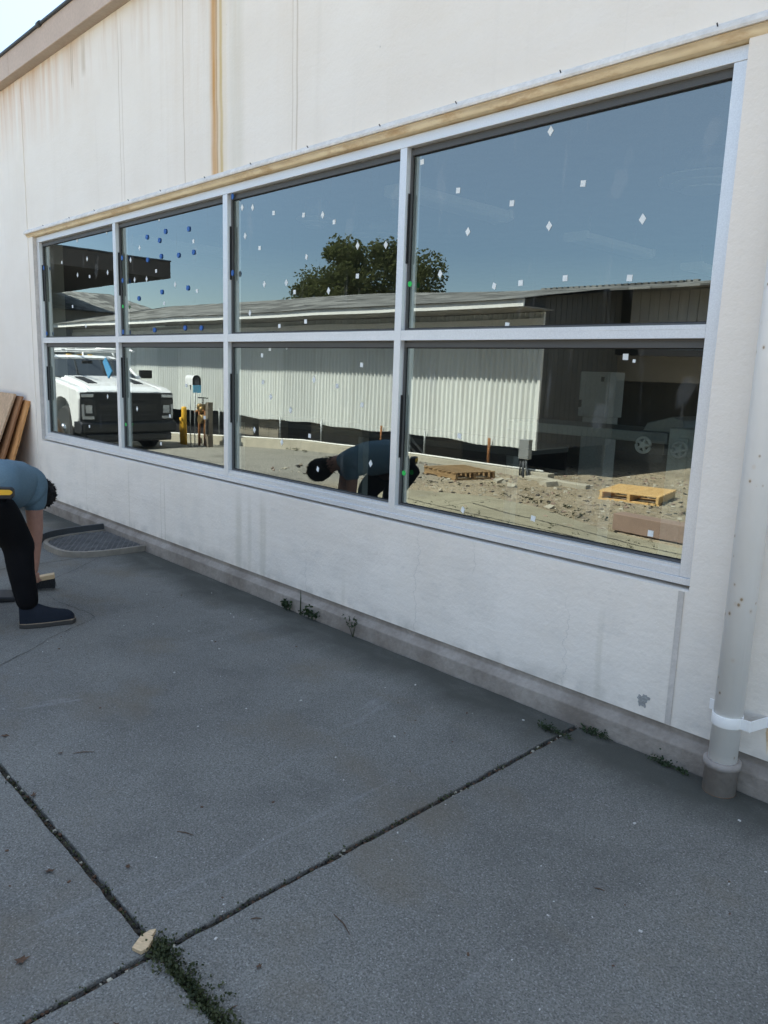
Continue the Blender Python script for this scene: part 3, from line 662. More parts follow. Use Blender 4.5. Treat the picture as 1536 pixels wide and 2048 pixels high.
tag(b.build('debris', [MT['crack'], MT['dryleaf'], MT['crete']]), 'dirt crumbs and grit lying in the paving joints', kind='stuff')
b = MB()
for k in range(95):
    x, y = random.uniform(-4.5, .3), random.uniform(-2.3, -.2); s = random.choice([.0015, .002, .003])
    b.box(-s*1.6, s*1.6, -s, s, 0, s, 0 if k % 3 else 1, Matrix.Translation((x, y, 0)) @ Matrix.Rotation(random.random()*6, 4, 'Z'))
tag(b.build('grit', [MT['cab'], MT['dryleaf']]), 'pale and dark specks scattered over the paving', kind='stuff')
# wood chip at the joint crossing
b = MB().prism([(-.016, -.030), (.014, -.036), (.024, -.020), (.019, .010), (.011, .020), (.007, .042), (-.006, .034), (-.018, .012)], .003, .013, 'z')
o = tag(b.build('wood_chip', MT['chip'], None, .0006), 'pale broken wood chip by the crossing of the paving joints', 'wood chip'); o.location = (-1.645, -2.035, .0); o.rotation_euler = (.06, -.05, .5)
def twig(x, y, L, a, label):
    b = MB().tube([(-L/2, 0, .003), (0, L*.06, .004), (L/2, 0, .003)], [.0012, .0018, .0008], 5)
    o = tag(b.build('twig', MT['dryleaf']), label, 'twig', 'twigs on the paving'); o.location = (x, y, 0); o.rotation_euler = (0, 0, a)
for a in ((-2.71, -1.75, .075, 1.0, 'short dark twig left of the paving middle near two dry leaves'), (-1.36, -1.61, .09, -.2, 'thin bent twig right of the joint crossing'), (-1.53, -1.77, .03, .9, 'tiny dark twig just above the crossing joint'),
          (-1.32, -1.98, .03, 1.6, 'tiny dark twig beside the mossy joint end'), (-2.0, -1.72, .06, .5, 'curved twig on the middle slab below the dry leaf'), (-.97, -.95, .03, .4, 'short dark twig alone on the right hand slab')): twig(*a)
def dry(x, y, s, a, label):
    pts = []
    for k in range(10):
        t = 2*math.pi*k/10; r0 = s*(1 if k % 2 else .45)*random.uniform(.8, 1.2); pts.append(Vector((r0*math.cos(t), r0*math.sin(t)*.7, .003+.006*random.random())))
    b = MB().add([(0, 0, .004)]+pts, [(0, 1+k, 1+(k+1) % 10) for k in range(10)])
    o = tag(b.build('dry_leaf', MT['dryleaf'], recalc=False), label, 'leaf', 'dry leaves on the paving'); o.location = (x, y, 0); o.rotation_euler = (0, 0, a)
for a in ((-3.04, -1.93, .020, .3, 'curled brown leaf at the far edge of the middle slab'), (-2.76, -1.82, .014, 1.3, 'small brown leaf beside the short twig'), (-2.53, -2.0, .018, 2.3, 'brown leaf caught on the long paving joint'),
          (-2.09, -2.11, .018, .9, 'brown leaf on the slab beyond the long joint'), (-1.79, -2.29, .022, 1.9, 'grey brown leaf flat on the near outer slab'), (-1.96, -1.93, .012, .1, 'tiny leaf near the long joint by the crossing'), (-1.45, -2.2, .014, .1, 'dark leaf lying near the photograph lower edge'), (-1.385, -1.86, .012, 2, 'small dark curled leaf beside the mossy joint')): dry(*a)

# ------------------------------------------------------------------ person bending over
def skin_obj(name, verts, edges, radii, mt, par, root=0, sub=2):
    me = bpy.data.meshes.new(name); me.from_pydata(verts, edges, []); me.materials.append(mt)
    o = bpy.data.objects.new(name, me); COL.objects.link(o); o.parent = par
    md = o.modifiers.new('skin', 'SKIN'); md.use_smooth_shade = True
    sv = me.skin_vertices[0].data
    for i, rr in enumerate(radii):
        sv[i].radius = rr if isinstance(rr, tuple) else (rr, rr); sv[i].use_root = (i == root)
    if sub: ss = o.modifiers.new('sub', 'SUBSURF'); ss.levels = sub; ss.render_levels = sub
    return o
PO = Vector((-4.45, -1.45, 0))
P = thing('person', 'person in grey blue t-shirt and black trousers bending to the ground', 'person', PO)
J = dict(pelvis=(-4.37, -1.57, .745), hipR=(-4.325, -1.53, .70), kneeR=(-4.385, -1.405, .465), shinR=(-4.335, -1.41, .30), ankR=(-4.290, -1.395, .085), toeR=(-4.262, -1.34, .055),
         hipL=(-4.47, -1.61, .70), kneeL=(-4.72, -1.44, .50), ankL=(-4.80, -1.60, .08), toeL=(-4.83, -1.55, .06),
         waist=(-4.47, -1.46, .815), chest=(-4.62, -1.34, .75), neck=(-4.78, -1.20, .73), head0=(-4.85, -1.14, .69), head=(-4.925, -1.085, .64), chin=(-4.93, -1.10, .57),
         shR=(-4.645, -1.22, .70), elR=(-4.655, -1.215, .46), wrR=(-4.66, -1.23, .27), haR=(-4.67, -1.235, .20),
         shL=(-4.86, -1.34, .70), elL=(-4.90, -1.33, .47), wrL=(-4.89, -1.28, .26), haL=(-4.89, -1.265, .19))
J = {k: tuple(Vector(v)-PO) for k, v in J.items()}
def sk(name, order, links, rad, mt, **k):
    idx = {n_: i for i, n_ in enumerate(order)}
    return skin_obj(name, [J[n_] for n_ in order], [(idx[a], idx[b]) for a, b in links], [rad[n_] for n_ in order], mt, P, **k)
sk('body', ['pelvis', 'hipR', 'kneeR', 'ankR', 'toeR', 'hipL', 'kneeL', 'ankL', 'toeL', 'waist', 'chest', 'neck', 'head0', 'head', 'chin', 'shR', 'elR', 'wrR', 'haR', 'shL', 'elL', 'wrL', 'haL'],
   [('pelvis', 'hipR'), ('hipR', 'kneeR'), ('kneeR', 'ankR'), ('ankR', 'toeR'), ('pelvis', 'hipL'), ('hipL', 'kneeL'), ('kneeL', 'ankL'), ('ankL', 'toeL'), ('pelvis', 'waist'), ('waist', 'chest'), ('chest', 'neck'), ('neck', 'head0'), ('head0', 'head'), ('head', 'chin'),
    ('chest', 'shR'), ('shR', 'elR'), ('elR', 'wrR'), ('wrR', 'haR'), ('chest', 'shL'), ('shL', 'elL'), ('elL', 'wrL'), ('wrL', 'haL')],
   dict(pelvis=.05, hipR=.06, kneeR=.045, ankR=.026, toeR=.012, hipL=.07, kneeL=.045, ankL=.026, toeL=.012, waist=.05, chest=.09, neck=.065, head0=.07, head=.085, chin=.045, shR=.058, elR=.046, wrR=.032, haR=.026, shL=.05, elL=.038, wrL=.026, haL=.026), MT['skin'])
def hand(base, pal, curl, side):
    base = Vector(base); vs = []; es = []; rs = []
    for k, L in enumerate((.072, .080, .075, .060)):
        o0 = base+Vector(side)*(k-1.5)*.019; p = [o0, o0+Vector(pal)*L*.45, o0+Vector(pal)*L*.75+Vector(curl)*L*.25, o0+Vector(pal)*L*.85+Vector(curl)*L*.6]
        i = len(vs); vs += p; es += [(i, i+1), (i+1, i+2), (i+2, i+3)]; rs += [.010, .009, .008, .007]
    o0 = base+Vector(side)*-.03-Vector(pal)*.03; i = len(vs); vs += [o0, o0+Vector(side)*-.02+Vector(pal)*.03, o0+Vector(side)*-.012+Vector(pal)*.06+Vector(curl)*.01]; es += [(i, i+1), (i+1, i+2)]; rs += [.011, .010, .008]
    for k, (a, b_) in enumerate(((0, 4), (4, 8), (8, 12), (12, 16))): pass
    me_o = skin_obj('hand', vs, es+[(0, 4), (4, 8), (8, 12), (0, 16)], rs, MT['skin'], P, 0, 2); return me_o
hand(J['haR'], (0, 0, -1), (-.7, .7, 0), (.6, .75, 0)); hand(J['haL'], (0, 0, -1), (.5, .5, 0), (.6, .75, 0))
# t-shirt: torso and two sleeves in one surface; hem at the waist
J['hem'] = tuple(Vector((-4.385, -1.55, .795))-PO); J['upper'] = tuple(Vector((-4.72, -1.26, .765))-PO); J['mid'] = tuple(Vector((-4.53, -1.42, .785))-PO)
J['slR'] = tuple(Vector((-4.65, -1.205, .565))-PO); J['slL'] = tuple(Vector((-4.88, -1.34, .57))-PO); J['collar'] = tuple(Vector((-4.825, -1.16, .705))-PO)
sk('t_shirt', ['hem', 'mid', 'chest', 'upper', 'collar', 'shR', 'slR', 'shL', 'slL'], [('hem', 'mid'), ('mid', 'chest'), ('chest', 'upper'), ('upper', 'collar'), ('upper', 'shR'), ('shR', 'slR'), ('upper', 'shL'), ('shL', 'slL')],
   dict(hem=(.155, .145), mid=(.155, .155), chest=(.160, .160), upper=(.125, .11), collar=(.075, .07), shR=(.078, .078), slR=(.072, .068), shL=(.078, .078), slL=(.072, .068)), MT['shirt'])
J['belt'] = tuple(Vector((-4.41, -1.51, .745))-PO)
sk('trousers', ['pelvis', 'belt', 'hipR', 'kneeR', 'shinR', 'ankR', 'hipL', 'kneeL', 'ankL'], [('pelvis', 'belt'), ('pelvis', 'hipR'), ('hipR', 'kneeR'), ('kneeR', 'shinR'), ('shinR', 'ankR'), ('pelvis', 'hipL'), ('hipL', 'kneeL'), ('kneeL', 'ankL')],
   dict(belt=(.105, .105), pelvis=(.14, .13), hipR=(.115, .112), kneeR=(.090, .090), shinR=(.070, .070), ankR=(.060, .062), hipL=(.13, .125), kneeL=(.105, .105), ankL=(.056, .058)), MT['trousers'])
b = MB(); random.seed(4); hc = Vector(J['head'])
for k in range(900):
    d = Vector((random.gauss(0, 1), random.gauss(0, 1), random.gauss(.2, 1))).normalized()
    if d.z < -.35 and d.dot(Vector((-.6, .6, -.5))) < .2: continue
    p = hc+d*.090; t = (d+Vector((random.gauss(0, .5), random.gauss(0, .5), random.gauss(0, .5)))).normalized(); a = t.orthogonal().normalized()*.006
    b.add([p-t*.004+a, p-t*.004-a, p+t*random.uniform(.012, .026)], [(0, 1, 2)])
nd_ = (Vector(J['neck'])-hc).normalized()
for k in range(500):
    d = Vector((random.gauss(0, 1), random.gauss(0, 1), random.gauss(.5, .7))).normalized(); t0 = random.random()*.13
    p = hc+nd_*t0+d*(.088-.12*t0)+Vector((0, 0, .006)); t = (d+nd_*.6+Vector((random.gauss(0, .5), random.gauss(0, .5), random.gauss(0, .5)))).normalized(); a = t.orthogonal().normalized()*.006
    b.add([p-t*.004+a, p-t*.004-a, p+t*random.uniform(.012, .03)], [(0, 1, 2)])
b.build('hair', MT['hair'], P, recalc=False)
bm = bmesh.new(); bmesh.ops.create_icosphere(bm, subdivisions=4, radius=.094)
for v in bm.verts:
    q_ = v.co.dot(nd_); v.co = v.co + (nd_*q_*.55 if q_ > 0 else -nd_*q_*.0) + v.co.normalized()*random.uniform(-.004, .006); v.co += hc+Vector((0, 0, .004))

me = bpy.data.meshes.new('hair_cap'); bm.to_mesh(me); bm.free(); me.materials.append(MT['hair'])
for p_ in me.polygons: p_.use_smooth = True
hcap = bpy.data.objects.new('hair_cap', me); COL.objects.link(hcap); hcap.parent = P
for nm, st_, sz in (('t_shirt', .030, .11), ('trousers', .028, .10)):
    o = bpy.data.objects[nm]; tx = bpy.data.textures.new(nm+'_folds', 'CLOUDS'); tx.noise_scale = sz; tx.noise_depth = 2
    dm = o.modifiers.new('folds', 'DISPLACE'); dm.texture = tx; dm.strength = st_*.6; dm.mid_level = .45; dm.texture_coords = 'LOCAL'
# shoes
def shoe(heel, toe):
    heel, toe = Vector(heel), Vector(toe); d = (toe-heel); L = d.length; ang = math.atan2(d.y, d.x)
    s = thing('shoe', None, None, heel-PO, ang); s.parent = P
    n = 18; prof = []
    for k in range(n):
        t = k/(n-1); x = t*L
        wdt = .036+.012*math.sin(min(1, t*1.3)*math.pi*.9) if t < .9 else .036*math.sqrt(max(0, 1-((t-.9)/.1)**2))+.006
        if t < .06: wdt = .024+.012*t/.06
        prof.append((x, wdt))
    def ring(z, g_, x_in=0): return [(x*(1-x_in)+L*x_in*.5, -wd-g_, z) for x, wd in prof]+[(x*(1-x_in)+L*x_in*.5, wd+g_, z) for x, wd in reversed(prof)]
    b = MB(); r0 = ring(.002, .003); r1 = ring(.024, .004); m_ = len(r0)
    b.add(r0+r1, [tuple(range(m_)), tuple(range(2*m_-1, m_-1, -1))]+[(i, (i+1) % m_, (i+1) % m_+m_, i+m_) for i in range(m_)]); b.build('sole', MT['sole'], s, .002)
    b = MB(); r0 = ring(.0245, .004); r1 = ring(.029, .003); b.add(r0+r1, [tuple(range(m_)), tuple(range(2*m_-1, m_-1, -1))]+[(i, (i+1) % m_, (i+1) % m_+m_, i+m_) for i in range(m_)]); b.build('welt', MT['welt'], s)
    b = MB(); rows = []
    for t, hh in ((0, .088), (.03, .100), (.12, .106), (.25, .106), (.36, .098), (.46, .082), (.58, .068), (.7, .059), (.8, .054), (.88, .047), (.94, .036), (.985, .018)):
        wd = .038+.010*math.sin(min(1, t*1.3)*math.pi*.9)
        if t > .78: wd *= math.sqrt(max(.05, 1-((t-.78)/.225)**2))
        if t < .1: wd *= .78+2.2*t
        rows.append([(t*L*.985+.002, wd*math.cos(a), .029+hh*math.sin(a)**.8) for a in [math.pi*j/10 for j in range(11)]])
    vs = [v for r in rows for v in r]; b.add(vs, [(i*11+j, i*11+j+1, (i+1)*11+j+1, (i+1)*11+j) for i in range(len(rows)-1) for j in range(10)], 0, True)
    b.add(rows[0], [tuple(range(11))]); b.add(rows[-1], [tuple(range(11))], 0, True)
    b.build('upper', MT['shoe'], s)
shoe((-4.315, -1.445, 0), (-4.225, -1.165, 0)); shoe((-4.775, -1.655, 0), (-4.89, -1.40, 0))
# tape measure on the belt
T = thing('tape_measure', 'yellow and black tape measure clipped at the persons hip', 'tape measure', (-4.235, -1.505, .775), R(60))
MB().prism([(-.045, -.025), (.035, -.028), (.045, -.015), (.045, .02), (.03, .032), (-.045, .034)], -.022, .022, 'y').build('case', MT['black'], T, .004)
MB().prism([(-.045, -.006), (.03, -.006), (.042, .004), (.042, .014), (.028, .022), (-.045, .024)], -.0245, .0245, 'y').build('yellow_band', MT['yellow'], T, .003)
# brush and bag on the ground
T = thing('hand_brush', 'wooden block brush with black bristles on the paving by the foot', 'brush', (-4.98, -1.09, 0), R(66))
MB().box(-.15, .10, -.028, .028, .062, .092, 0, Matrix.Rotation(R(-8), 4, 'Y')).build('block', MT['chip'], T, .004)
b = MB(); random.seed(9)
for k in range(260):
    x, y = random.uniform(-.14, .09), random.uniform(-.026, .026); e = Vector((x+random.gauss(0, .008), y*1.3+random.gauss(0, .006), random.uniform(0, .01)))
    p = Vector((x, y, .066)); b.add([p+Vector((.003, 0, 0)), p-Vector((.003, 0, 0)), e], [(0, 1, 2)]); b.add([p+Vector((0, .003, 0)), p-Vector((0, .003, 0)), e], [(0, 1, 2)])
b.box(-.14, .09, -.02, .02, .012, .064); b.build('bristles', MT['black'], T, recalc=False)
T = thing('tool_bag', 'flat black tool bag with white tag beside the shoe', 'bag', (-4.93, -1.36, 0), R(64))
bm_pts = [(-.20, 0), (.10, 0), (.112, .012), (.09, .030), (.02, .036), (-.12, .034), (-.2, .03)]
MB().prism(bm_pts, -.09, .09, 'y').build('bag_body', MT['black'], T, .01)
tg = MB().box(.01, .085, -.035, .03, .0365, .0375, 0, Matrix.Rotation(R(12), 4, 'Y')).build('tag', MT['stick'], T)
MB().box(.03, .036, -.02, .018, .0378, .0385, 0, Matrix.Rotation(R(12), 4, 'Y')).box(.036, .06, .01, .018, .0378, .0385, 0, Matrix.Rotation(R(12), 4, 'Y')).build('printed_mark', MT['black'], tg)

# ================================================================== the yard across, seen in the glass
# long low building with corrugated front
O = thing('corrugated_building', 'long low building with white corrugated front and grey shingle roof', 'building', (-12, -7, 0))
OL = Vector((12, 7, 0))
def op(name, mb, m, bevel=0):
    o = mb.build(name, m, O, bevel); o.location = OL; return o
YO = -6.8
b = MB(); vs = []; x = -24.0; cols = []
while x < -6.76: cols.append(x); x += .1/8
for zz in (.40, 1.4, 2.42):
    for x in cols: vs.append((x, YO+.021*math.sin(x*2*math.pi/.1)+(.006 if int(x/1.1) % 2 else 0), zz+(.018*math.sin(x*1.9)+.012*math.sin(x*5.1+1) if zz == .4 else 0)))
n = len(cols); b.add(vs, [(j*n+i, j*n+i+1, (j+1)*n+i+1, (j+1)*n+i) for j in range(2) for i in range(n-1)], 0, True)
op('siding', b, MT['siding'])
op('end_trim', MB().box(-6.765, -6.74, YO-.03, YO+.016, .38, 2.42), MT['wfascia'])
b = MB().prism([(YO-.031, .38), (-9.0, .38), (-9.0, 2.97), (-6.15, 2.54), (-6.15, 2.452), (YO-.031, 2.452)], -6.76, -6.742, 'x')
for k in range(19): b.box(-6.7415, -6.735, -8.98+k*.145, -8.955+k*.145, (.38 if -8.955+k*.145 < YO-.04 else 2.46), 2.98-.1515*(k*.145+.05))
op('end_wall', b, MT['eboards'])
op('fascia', MB().box(-24, -6.6, -6.10, -6.07, 2.44, 2.545), MT['wfascia'], .003)
op('frieze', MB().box(-24, -6.72, YO+.017, YO+.045, 2.23, 2.33), MT['wfascia'], .003)
op('soffit', MB().box(-24, -6.605, YO-.02, -6.101, 2.43, 2.45), MT['boards'])
b = MB(); y0, z0, y1, z1 = -6.03, 2.552, -9.9, 3.14; th_ = .02
RX = [(-24, 3.36), (-13.7, 3.31), (-9.3, 3.15), (-6.58, 3.14)]
for (xa, za), (xb, zb) in zip(RX, RX[1:]):
    vs = [(xa, y0, z0), (xb, y0, z0), (xb, y1, zb), (xa, y1, za), (xa, y0, z0-th_*.3), (xb, y0, z0-th_*.3), (xb, y1, zb-.1), (xa, y1, za-.1)]
    b.add(vs, [(0, 1, 2, 3), (4, 5, 6, 7), (0, 1, 5, 4), (3, 2, 6, 7)])
ye = -8.3; ze = z0+(z1-z0)*(ye-y0)/(y1-y0)
b.add([(-6.58, ye, ze), (.5, ye, ze), (.5, y1, z1), (-6.58, y1, z1), (-6.58, ye, ze-.03), (.5, ye, ze-.03), (.5, y1, z1-.05), (-6.58, y1, z1-.05)], [(0, 1, 2, 3), (4, 5, 6, 7), (0, 1, 5, 4), (1, 2, 6, 5)]); b.box(-24, .5, -14, y1-.001, 2.2, z1-.06)
op('roof', b, MT['shingle'])
b = MB()
for k in range(110):
    x = -6.6-17*0+(-13+k*.125)
    if -9 < x < .4: b.box(x, x+.085, y1-.03, y1+.06, z1-.005, z1+.028, 0, Matrix.Translation((0, 0, 0)))
op('ridge_tiles', b, MT['shingle'])
b = MB()
for k in range(44): b.box(-6.55+k*.16, -6.55+k*.16+.152, -8.99, -8.97, 1.96, 2.90)
b.box(-6.56, .5, -9.05, -8.9905, 1.96, 2.95); op('board_wall', b, MT['bboards'])
op('bay_beam', MB().box(-9.5, .5, -9.05, -8.9, 1.86, 1.955), MT['black'])
op('bay_lintel', MB().box(-9.5, .5, -10.2, -10.1, 1.45, 1.95), MT['cab'])
op('bay_back', MB().box(-24, .5, -12.1, -12.0, -.4, 3.0), MT['boards'])
op('bay_floor', MB().box(-24, .5, -12, -7.96, -.7, -.02), MT['dark'])
op('crawl_wall', MB().box(-24, -6.9, -7.95, -7.9, -.6, .6), MT['black'])  # black on wall and floor paints in the shade under the building
op('crawl_floor', MB().box(-24, -6.8, -7.9, -6.79, -.75, -.04), MT['black'])
for xa, xb, zt in ((-8.9, -7.7, .42), (-7.5, -6.5, .38), (-5.9, -5.2, .46), (-4.7, -3.4, .36)): op('bay_panel', MB().box(xa, xb, -10.5, -10.45, -.05, zt), MT['block'])
for k, x in enumerate((-6.9, -4.2, -1.5)): op('post', MB().box(x-.06, x+.06, -9.04, -8.92, -.02, 1.86), MT['oldwood'])
# things under the siding: block piers and panels
random.seed(31)
def obox(name, label, cat, x0, x1, y0, y1, z0, z1, mt, group=None, detail=None):
    o = thing(name, label, cat, ((x0+x1)/2, (y0+y1)/2, z0), 0, group); w_, d_, h_ = (x1-x0)/2, (y1-y0)/2, z1-z0
    if detail == 'block':
        b = MB(); nz = max(1, round(h_/.2))
        for i in range(nz):
            for j in range(max(1, round(w_*2/.42))):
                nn = max(1, round(w_*2/.42)); xx = -w_+j*2*w_/nn
                b.box(xx+.004, xx+2*w_/nn-.004, -d_, d_, i*h_/nz+.003, (i+1)*h_/nz-.003)
        b.build('block', mt, o, .006)
    else: MB().box(-w_, w_, -d_, d_, 0, h_).build('panel', mt, o, .005)
    return o
obox('block_pier', 'cinder block pier under the corrugated front nearest the posts', 'pier', -14.3, -13.55, -7.2, -6.95, -.25, .42, MT['block'], None, 'block')
obox('block_pier', 'broad grey block panel under the siding at mid length', 'pier', -12.6, -11.0, -7.3, -7.1, -.12, .45, MT['block'], None, 'block')
obox('block_pier', 'cinder block pier beyond the wooden post', 'pier', -15.35, -14.6, -7.25, -7.0, -.3, .42, MT['block'], None, 'block')
obox('board_panel', 'weathered board panel under the siding near its open end', 'boarding', -9.6, -8.7, -7.4, -7.35, -.05, .5, MT['oldwood'])
o = thing('wire_coil', 'pale bent conduit pieces lying under the siding', 'conduit', (-9.9, -7.1, 0)); b = MB()
for k in range(3): b.tube([(-.3+k*.2, 0, .45), (-.1+k*.22, .05, .25), (.25+k*.2, .02, .0)], .022, 8)
b.build('tube', MT['steel'], o)
# concrete kerb with pipe
b = MB()
xs_ = [-24, -23, -19, -15, -12.4, -9, -6.35]; kt = lambda x: gz(x)+.075+(.10 if x < -12 else .05*max(0, (-9-x)/3.4))
for a, c_ in zip(xs_, xs_[1:]):
    vs = [(a, -6.78, gz(a)-.1), (a, -6.60, gz(a)-.1), (a, -6.61, kt(a)), (a, -6.78, kt(a)), (c_, -6.78, gz(c_)-.1), (c_, -6.60, gz(c_)-.1), (c_, -6.61, kt(c_)), (c_, -6.78, kt(c_))]
    b.add(vs, [(0, 1, 2, 3), (4, 5, 6, 7), (0, 4, 5, 1), (1, 5, 6, 2), (2, 6, 7, 3), (3, 7, 4, 0)])
tag(b.build('kerb', MT['crete'], None, .004), 'worn concrete kerb along the foot of the corrugated building', kind='structure')
FN = thing('chain_link_fence', 'low rusty chain link fence under the corrugated siding', 'fence', (-11, -6.72, 0))
b = MB(); fl = Vector((11, 6.72, 0))
def links(xa, xb, Y, zfun, ztop, step=.065):
    x = xa
    while x < xb:
        z0_ = zfun(x); hgt = ztop-z0_
        for s in (1, -1):
            xx = x+s*hgt
            if xa <= xx <= xb: b.tube([(x, Y, z0_), (xx, Y, ztop)], .0012, 3, 0, False, False)
        x += step
links(-16.2, -6.8, -6.72, kt, .40); o = b.build('mesh', MT['gutter'], FN, recalc=False); o.location = fl
b = MB(); links(-8.9, -2.0, -8.85, lambda x: -.02, .40, .07); o = b.build('mesh', MT['steel'], FN, recalc=False); o.location = fl
o = MB().tube([(x, -6.70, kt(x)+.018) for x in (-24, -23, -19, -15, -12.4, -9, -6.5)], .016, 8).build('bottom_rail', MT['wfascia'], FN); o.location = fl
for x in (-15.6, -13.2, -11.8, -10.1, -9.0, -7.6):
    o = MB().tube([(x, -6.74, kt(x)-.05), (x, -6.74, .5)], .02, 8).build('post', MT['rust'] if x in (-7.6, -10.1) else MT['steel'], FN); o.location = fl
# electrical box with conduits at the end of the siding
E_ = thing('electrical_box', 'grey electrical box with bent conduits at the end of the siding', 'electrical box', (-6.78, -6.58, 0))
MB().box(-.09, .09, -.06, .04, .26, .56).build('box', MT['steel'], E_, .006)
b = MB()
for k, dx in enumerate((-.07, -.03)): b.tube([(dx, 0, .26), (dx, 0, -.05)], .012, 8)
b.tube([(.04, 0, .27), (.05, .02, .16), (.12, .06, .08), (.17, .08, -.05)], .022, 10); b.tube([(.0, 0, .26), (.01, .03, .12), (.06, .08, -.04)], .018, 10)
b.build('conduit', MT['gutter'], E_)
# bollards, post, valves, mailbox
def bollard(x, y, h_, r0, label):
    o = thing('bollard', label, 'bollard', (x, y, gz(x)-.03), 0, 'yellow bollards guarding the gas valves'); b = MB()
    b.tube([(0, 0, -.05), (0, 0, h_-.03), (0, 0, h_-.008), (0, 0, h_)], [r0, r0, r0*.85, r0*.4], 16); b.build('post', MT['yellow'], o); return o
bollard(-15.9, -6.02, .90, .062, 'tall yellow steel bollard in front of the valves'); bollard(-16.2, -6.12, .66, .055, 'shorter yellow bollard just behind the tall one')
bollard(-20.5, -6.2, .8, .06, 'distant yellow bollard seen under the truck')
o = thing('wooden_post', 'dark weathered wooden post right of the gas valves', 'post', (-14.72, -5.95, gz(-14.7)-.03)); MB().box(-.065, .065, -.06, .06, -.05, .98).build('post', MT['oldwood'], o, .006)
MB().box(.03, .10, .061, .10, .3, .62).build('side_box', MT['black'], o, .004)
VS = .24
o = thing('gas_valve', 'cluster of brown gas pipes with black lever handle on top', 'valve', (-15.25, -6.1, gz(-15)-.03)); b = MB()
for dx in (-.12, .10): b.tube([(dx, 0, -.05), (dx, 0, .62+VS)], .028, 10)
b.tube([(-.3, 0, .50+VS), (-.12, 0, .56+VS), (.10, 0, .56+VS), (.24, .02, .40)], .035, 10); b.build('pipe', MT['rust'], o)
b = MB(); 
for dx, dz in ((-.12, .62+VS), (.10, .62+VS), (-.02, .56+VS)): b.tube([(dx, 0, dz-.06), (dx, 0, dz-.02), (dx, 0, dz+.05), (dx, 0, dz+.08)], [.035, .068, .068, .03], 14)
b.tube([(0, -.06, .60), (0, .07, .60)], .10, 16); b.build('regulator', MT['brass'], o)
b = MB(); b.box(-.19, .22, -.012, .012, 1.06, 1.082); b.tube([(.0, 0, .8), (.0, 0, 1.07)], .012, 8); b.build('lever', MT['black'], o)
MBX = thing('mailbox', 'white rounded mailbox with open blue lid on thin posts', 'mailbox', (-15.05, -5.75, gz(-15)-.03), R(8)); b = MB(); pr_ = [(-.09, 0), (.09, 0)]+[(.09*math.cos(a), .11+.10*math.sin(a)) for a in [math.pi*k/12 for k in range(13)]]
zb_ = 1.36; pr_ = [(p[0], p[1]+zb_) for p in pr_]
n = len(pr_); vs = [(-.22, y, z) for y, z in pr_]+[(.22, y, z) for y, z in pr_]; b.add(vs, [tuple(range(n))]+[(i, i+n, (i+1) % n+n, (i+1) % n) for i in range(n)], 0); b.build('shell', MT['twhite'], MBX)
MB().add([(.215, y*.97, zb_+(z-zb_)*.97+.003) for y, z in pr_], [tuple(range(n))]).build('opening', MT['black'], MBX)
MB().prism([(y, z) for y, z in [(-.085, zb_-.16), (.085, zb_-.16), (.085, zb_), (-.085, zb_)]], .225, .235, 'x').build('lid', MT['tape'], MBX)
b = MB(); b.tube([(-.1, 0, -.05), (-.1, 0, zb_)], .012, 8); b.tube([(.12, 0, -.05), (.12, 0, zb_)], .012, 8); b.build('post', MT['steel'], MBX)

# pallets, blocks, rubble
def pallet(name, x, y, a, z, label, mt='pallet'):
    o = thing(name, label, 'pallet', (x, y, z), a, 'wooden pallets on the yard')
    for k in range(3): MB().box(-.40, .40, -.36+k*.34, -.36+k*.34+.035, .018, .098).build('stringer', MT[mt], o)
    for k in range(7): MB().box(-.40+k*.119, -.40+k*.119+.074, -.37, .37, .099, .114).build('deck_board', MT[mt], o)
    for k in range(3): MB().box(-.40+k*.355, -.40+k*.355+.09, -.37, .37, 0, .017).build('bottom_board', MT[mt], o)
pallet('pallet', -4.68, -6.15, R(78), -.014, 'clean yellow wooden pallet on the tan dirt'); pallet('pallet', -7.35, -5.75, R(14), -.014, 'darker brown pallet lying by the building corner', 'oldpal')
o = thing('concrete_block', 'long low brown concrete block at the paving edge', 'block', (-3.15, -3.98, -.0), R(4)); MB().box(-.62, .85, -.09, .09, 0, .17).build('block', MT['redblock'], o, .008)
random.seed(77); b = MB()
def rock(b, x, y, z, s, mi=0):
    m_ = Matrix.Translation((x, y, z)) @ Matrix.Rotation(random.random()*6, 4, 'Z') @ Matrix.Rotation(random.uniform(-.6, .6), 4, 'X')
    pts = [Vector((random.uniform(.6, 1.1)*a*s, random.uniform(.6, 1.1)*c_*s*.8, random.uniform(.5, 1.)*d*s*.5)) for a in (-1, 1) for c_ in (-1, 1) for d in (-1, 1)]
    b.add([m_ @ p for p in pts], [(0, 1, 3, 2), (4, 6, 7, 5), (0, 4, 5, 1), (2, 3, 7, 6), (0, 2, 6, 4), (1, 5, 7, 3)], mi)
for k in range(2600):
    x, y = random.uniform(-9.5, -.5), random.uniform(-8.6, -3.7)
    if y > -4.0 and x > -3.5: continue
    rock(b, x, y, -.012, random.choice([.006, .009, .013, .02, .028]), random.choice([0, 0, 1, 2, 3]))
tag(b.build('rubble', [MT['crete'], MT['redblock'], MT['crack'], MT['oldwood']], recalc=False), 'small stones and dirt clods scattered over the tan yard', kind='stuff')
random.seed(5)
for k, (x, y, s) in enumerate(((-6.6, -5.75, .10), (-6.2, -5.55, .07), (-6.0, -6.1, .12), (-5.7, -5.9, .06), (-4.9, -4.5, .06))):
    b = MB(); rock(b, 0, 0, s*.3, s); o = tag(b.build('stone', MT['crete']), ['broken concrete lump nearest the brown pallet', 'small lump right of the brown pallet', 'largest concrete lump before the dark bay', 'small grey lump before the dark bay', 'lone small stone near the paving edge'][k], 'stone', 'loose stones in the yard'); o.location = (x, y, -.03)
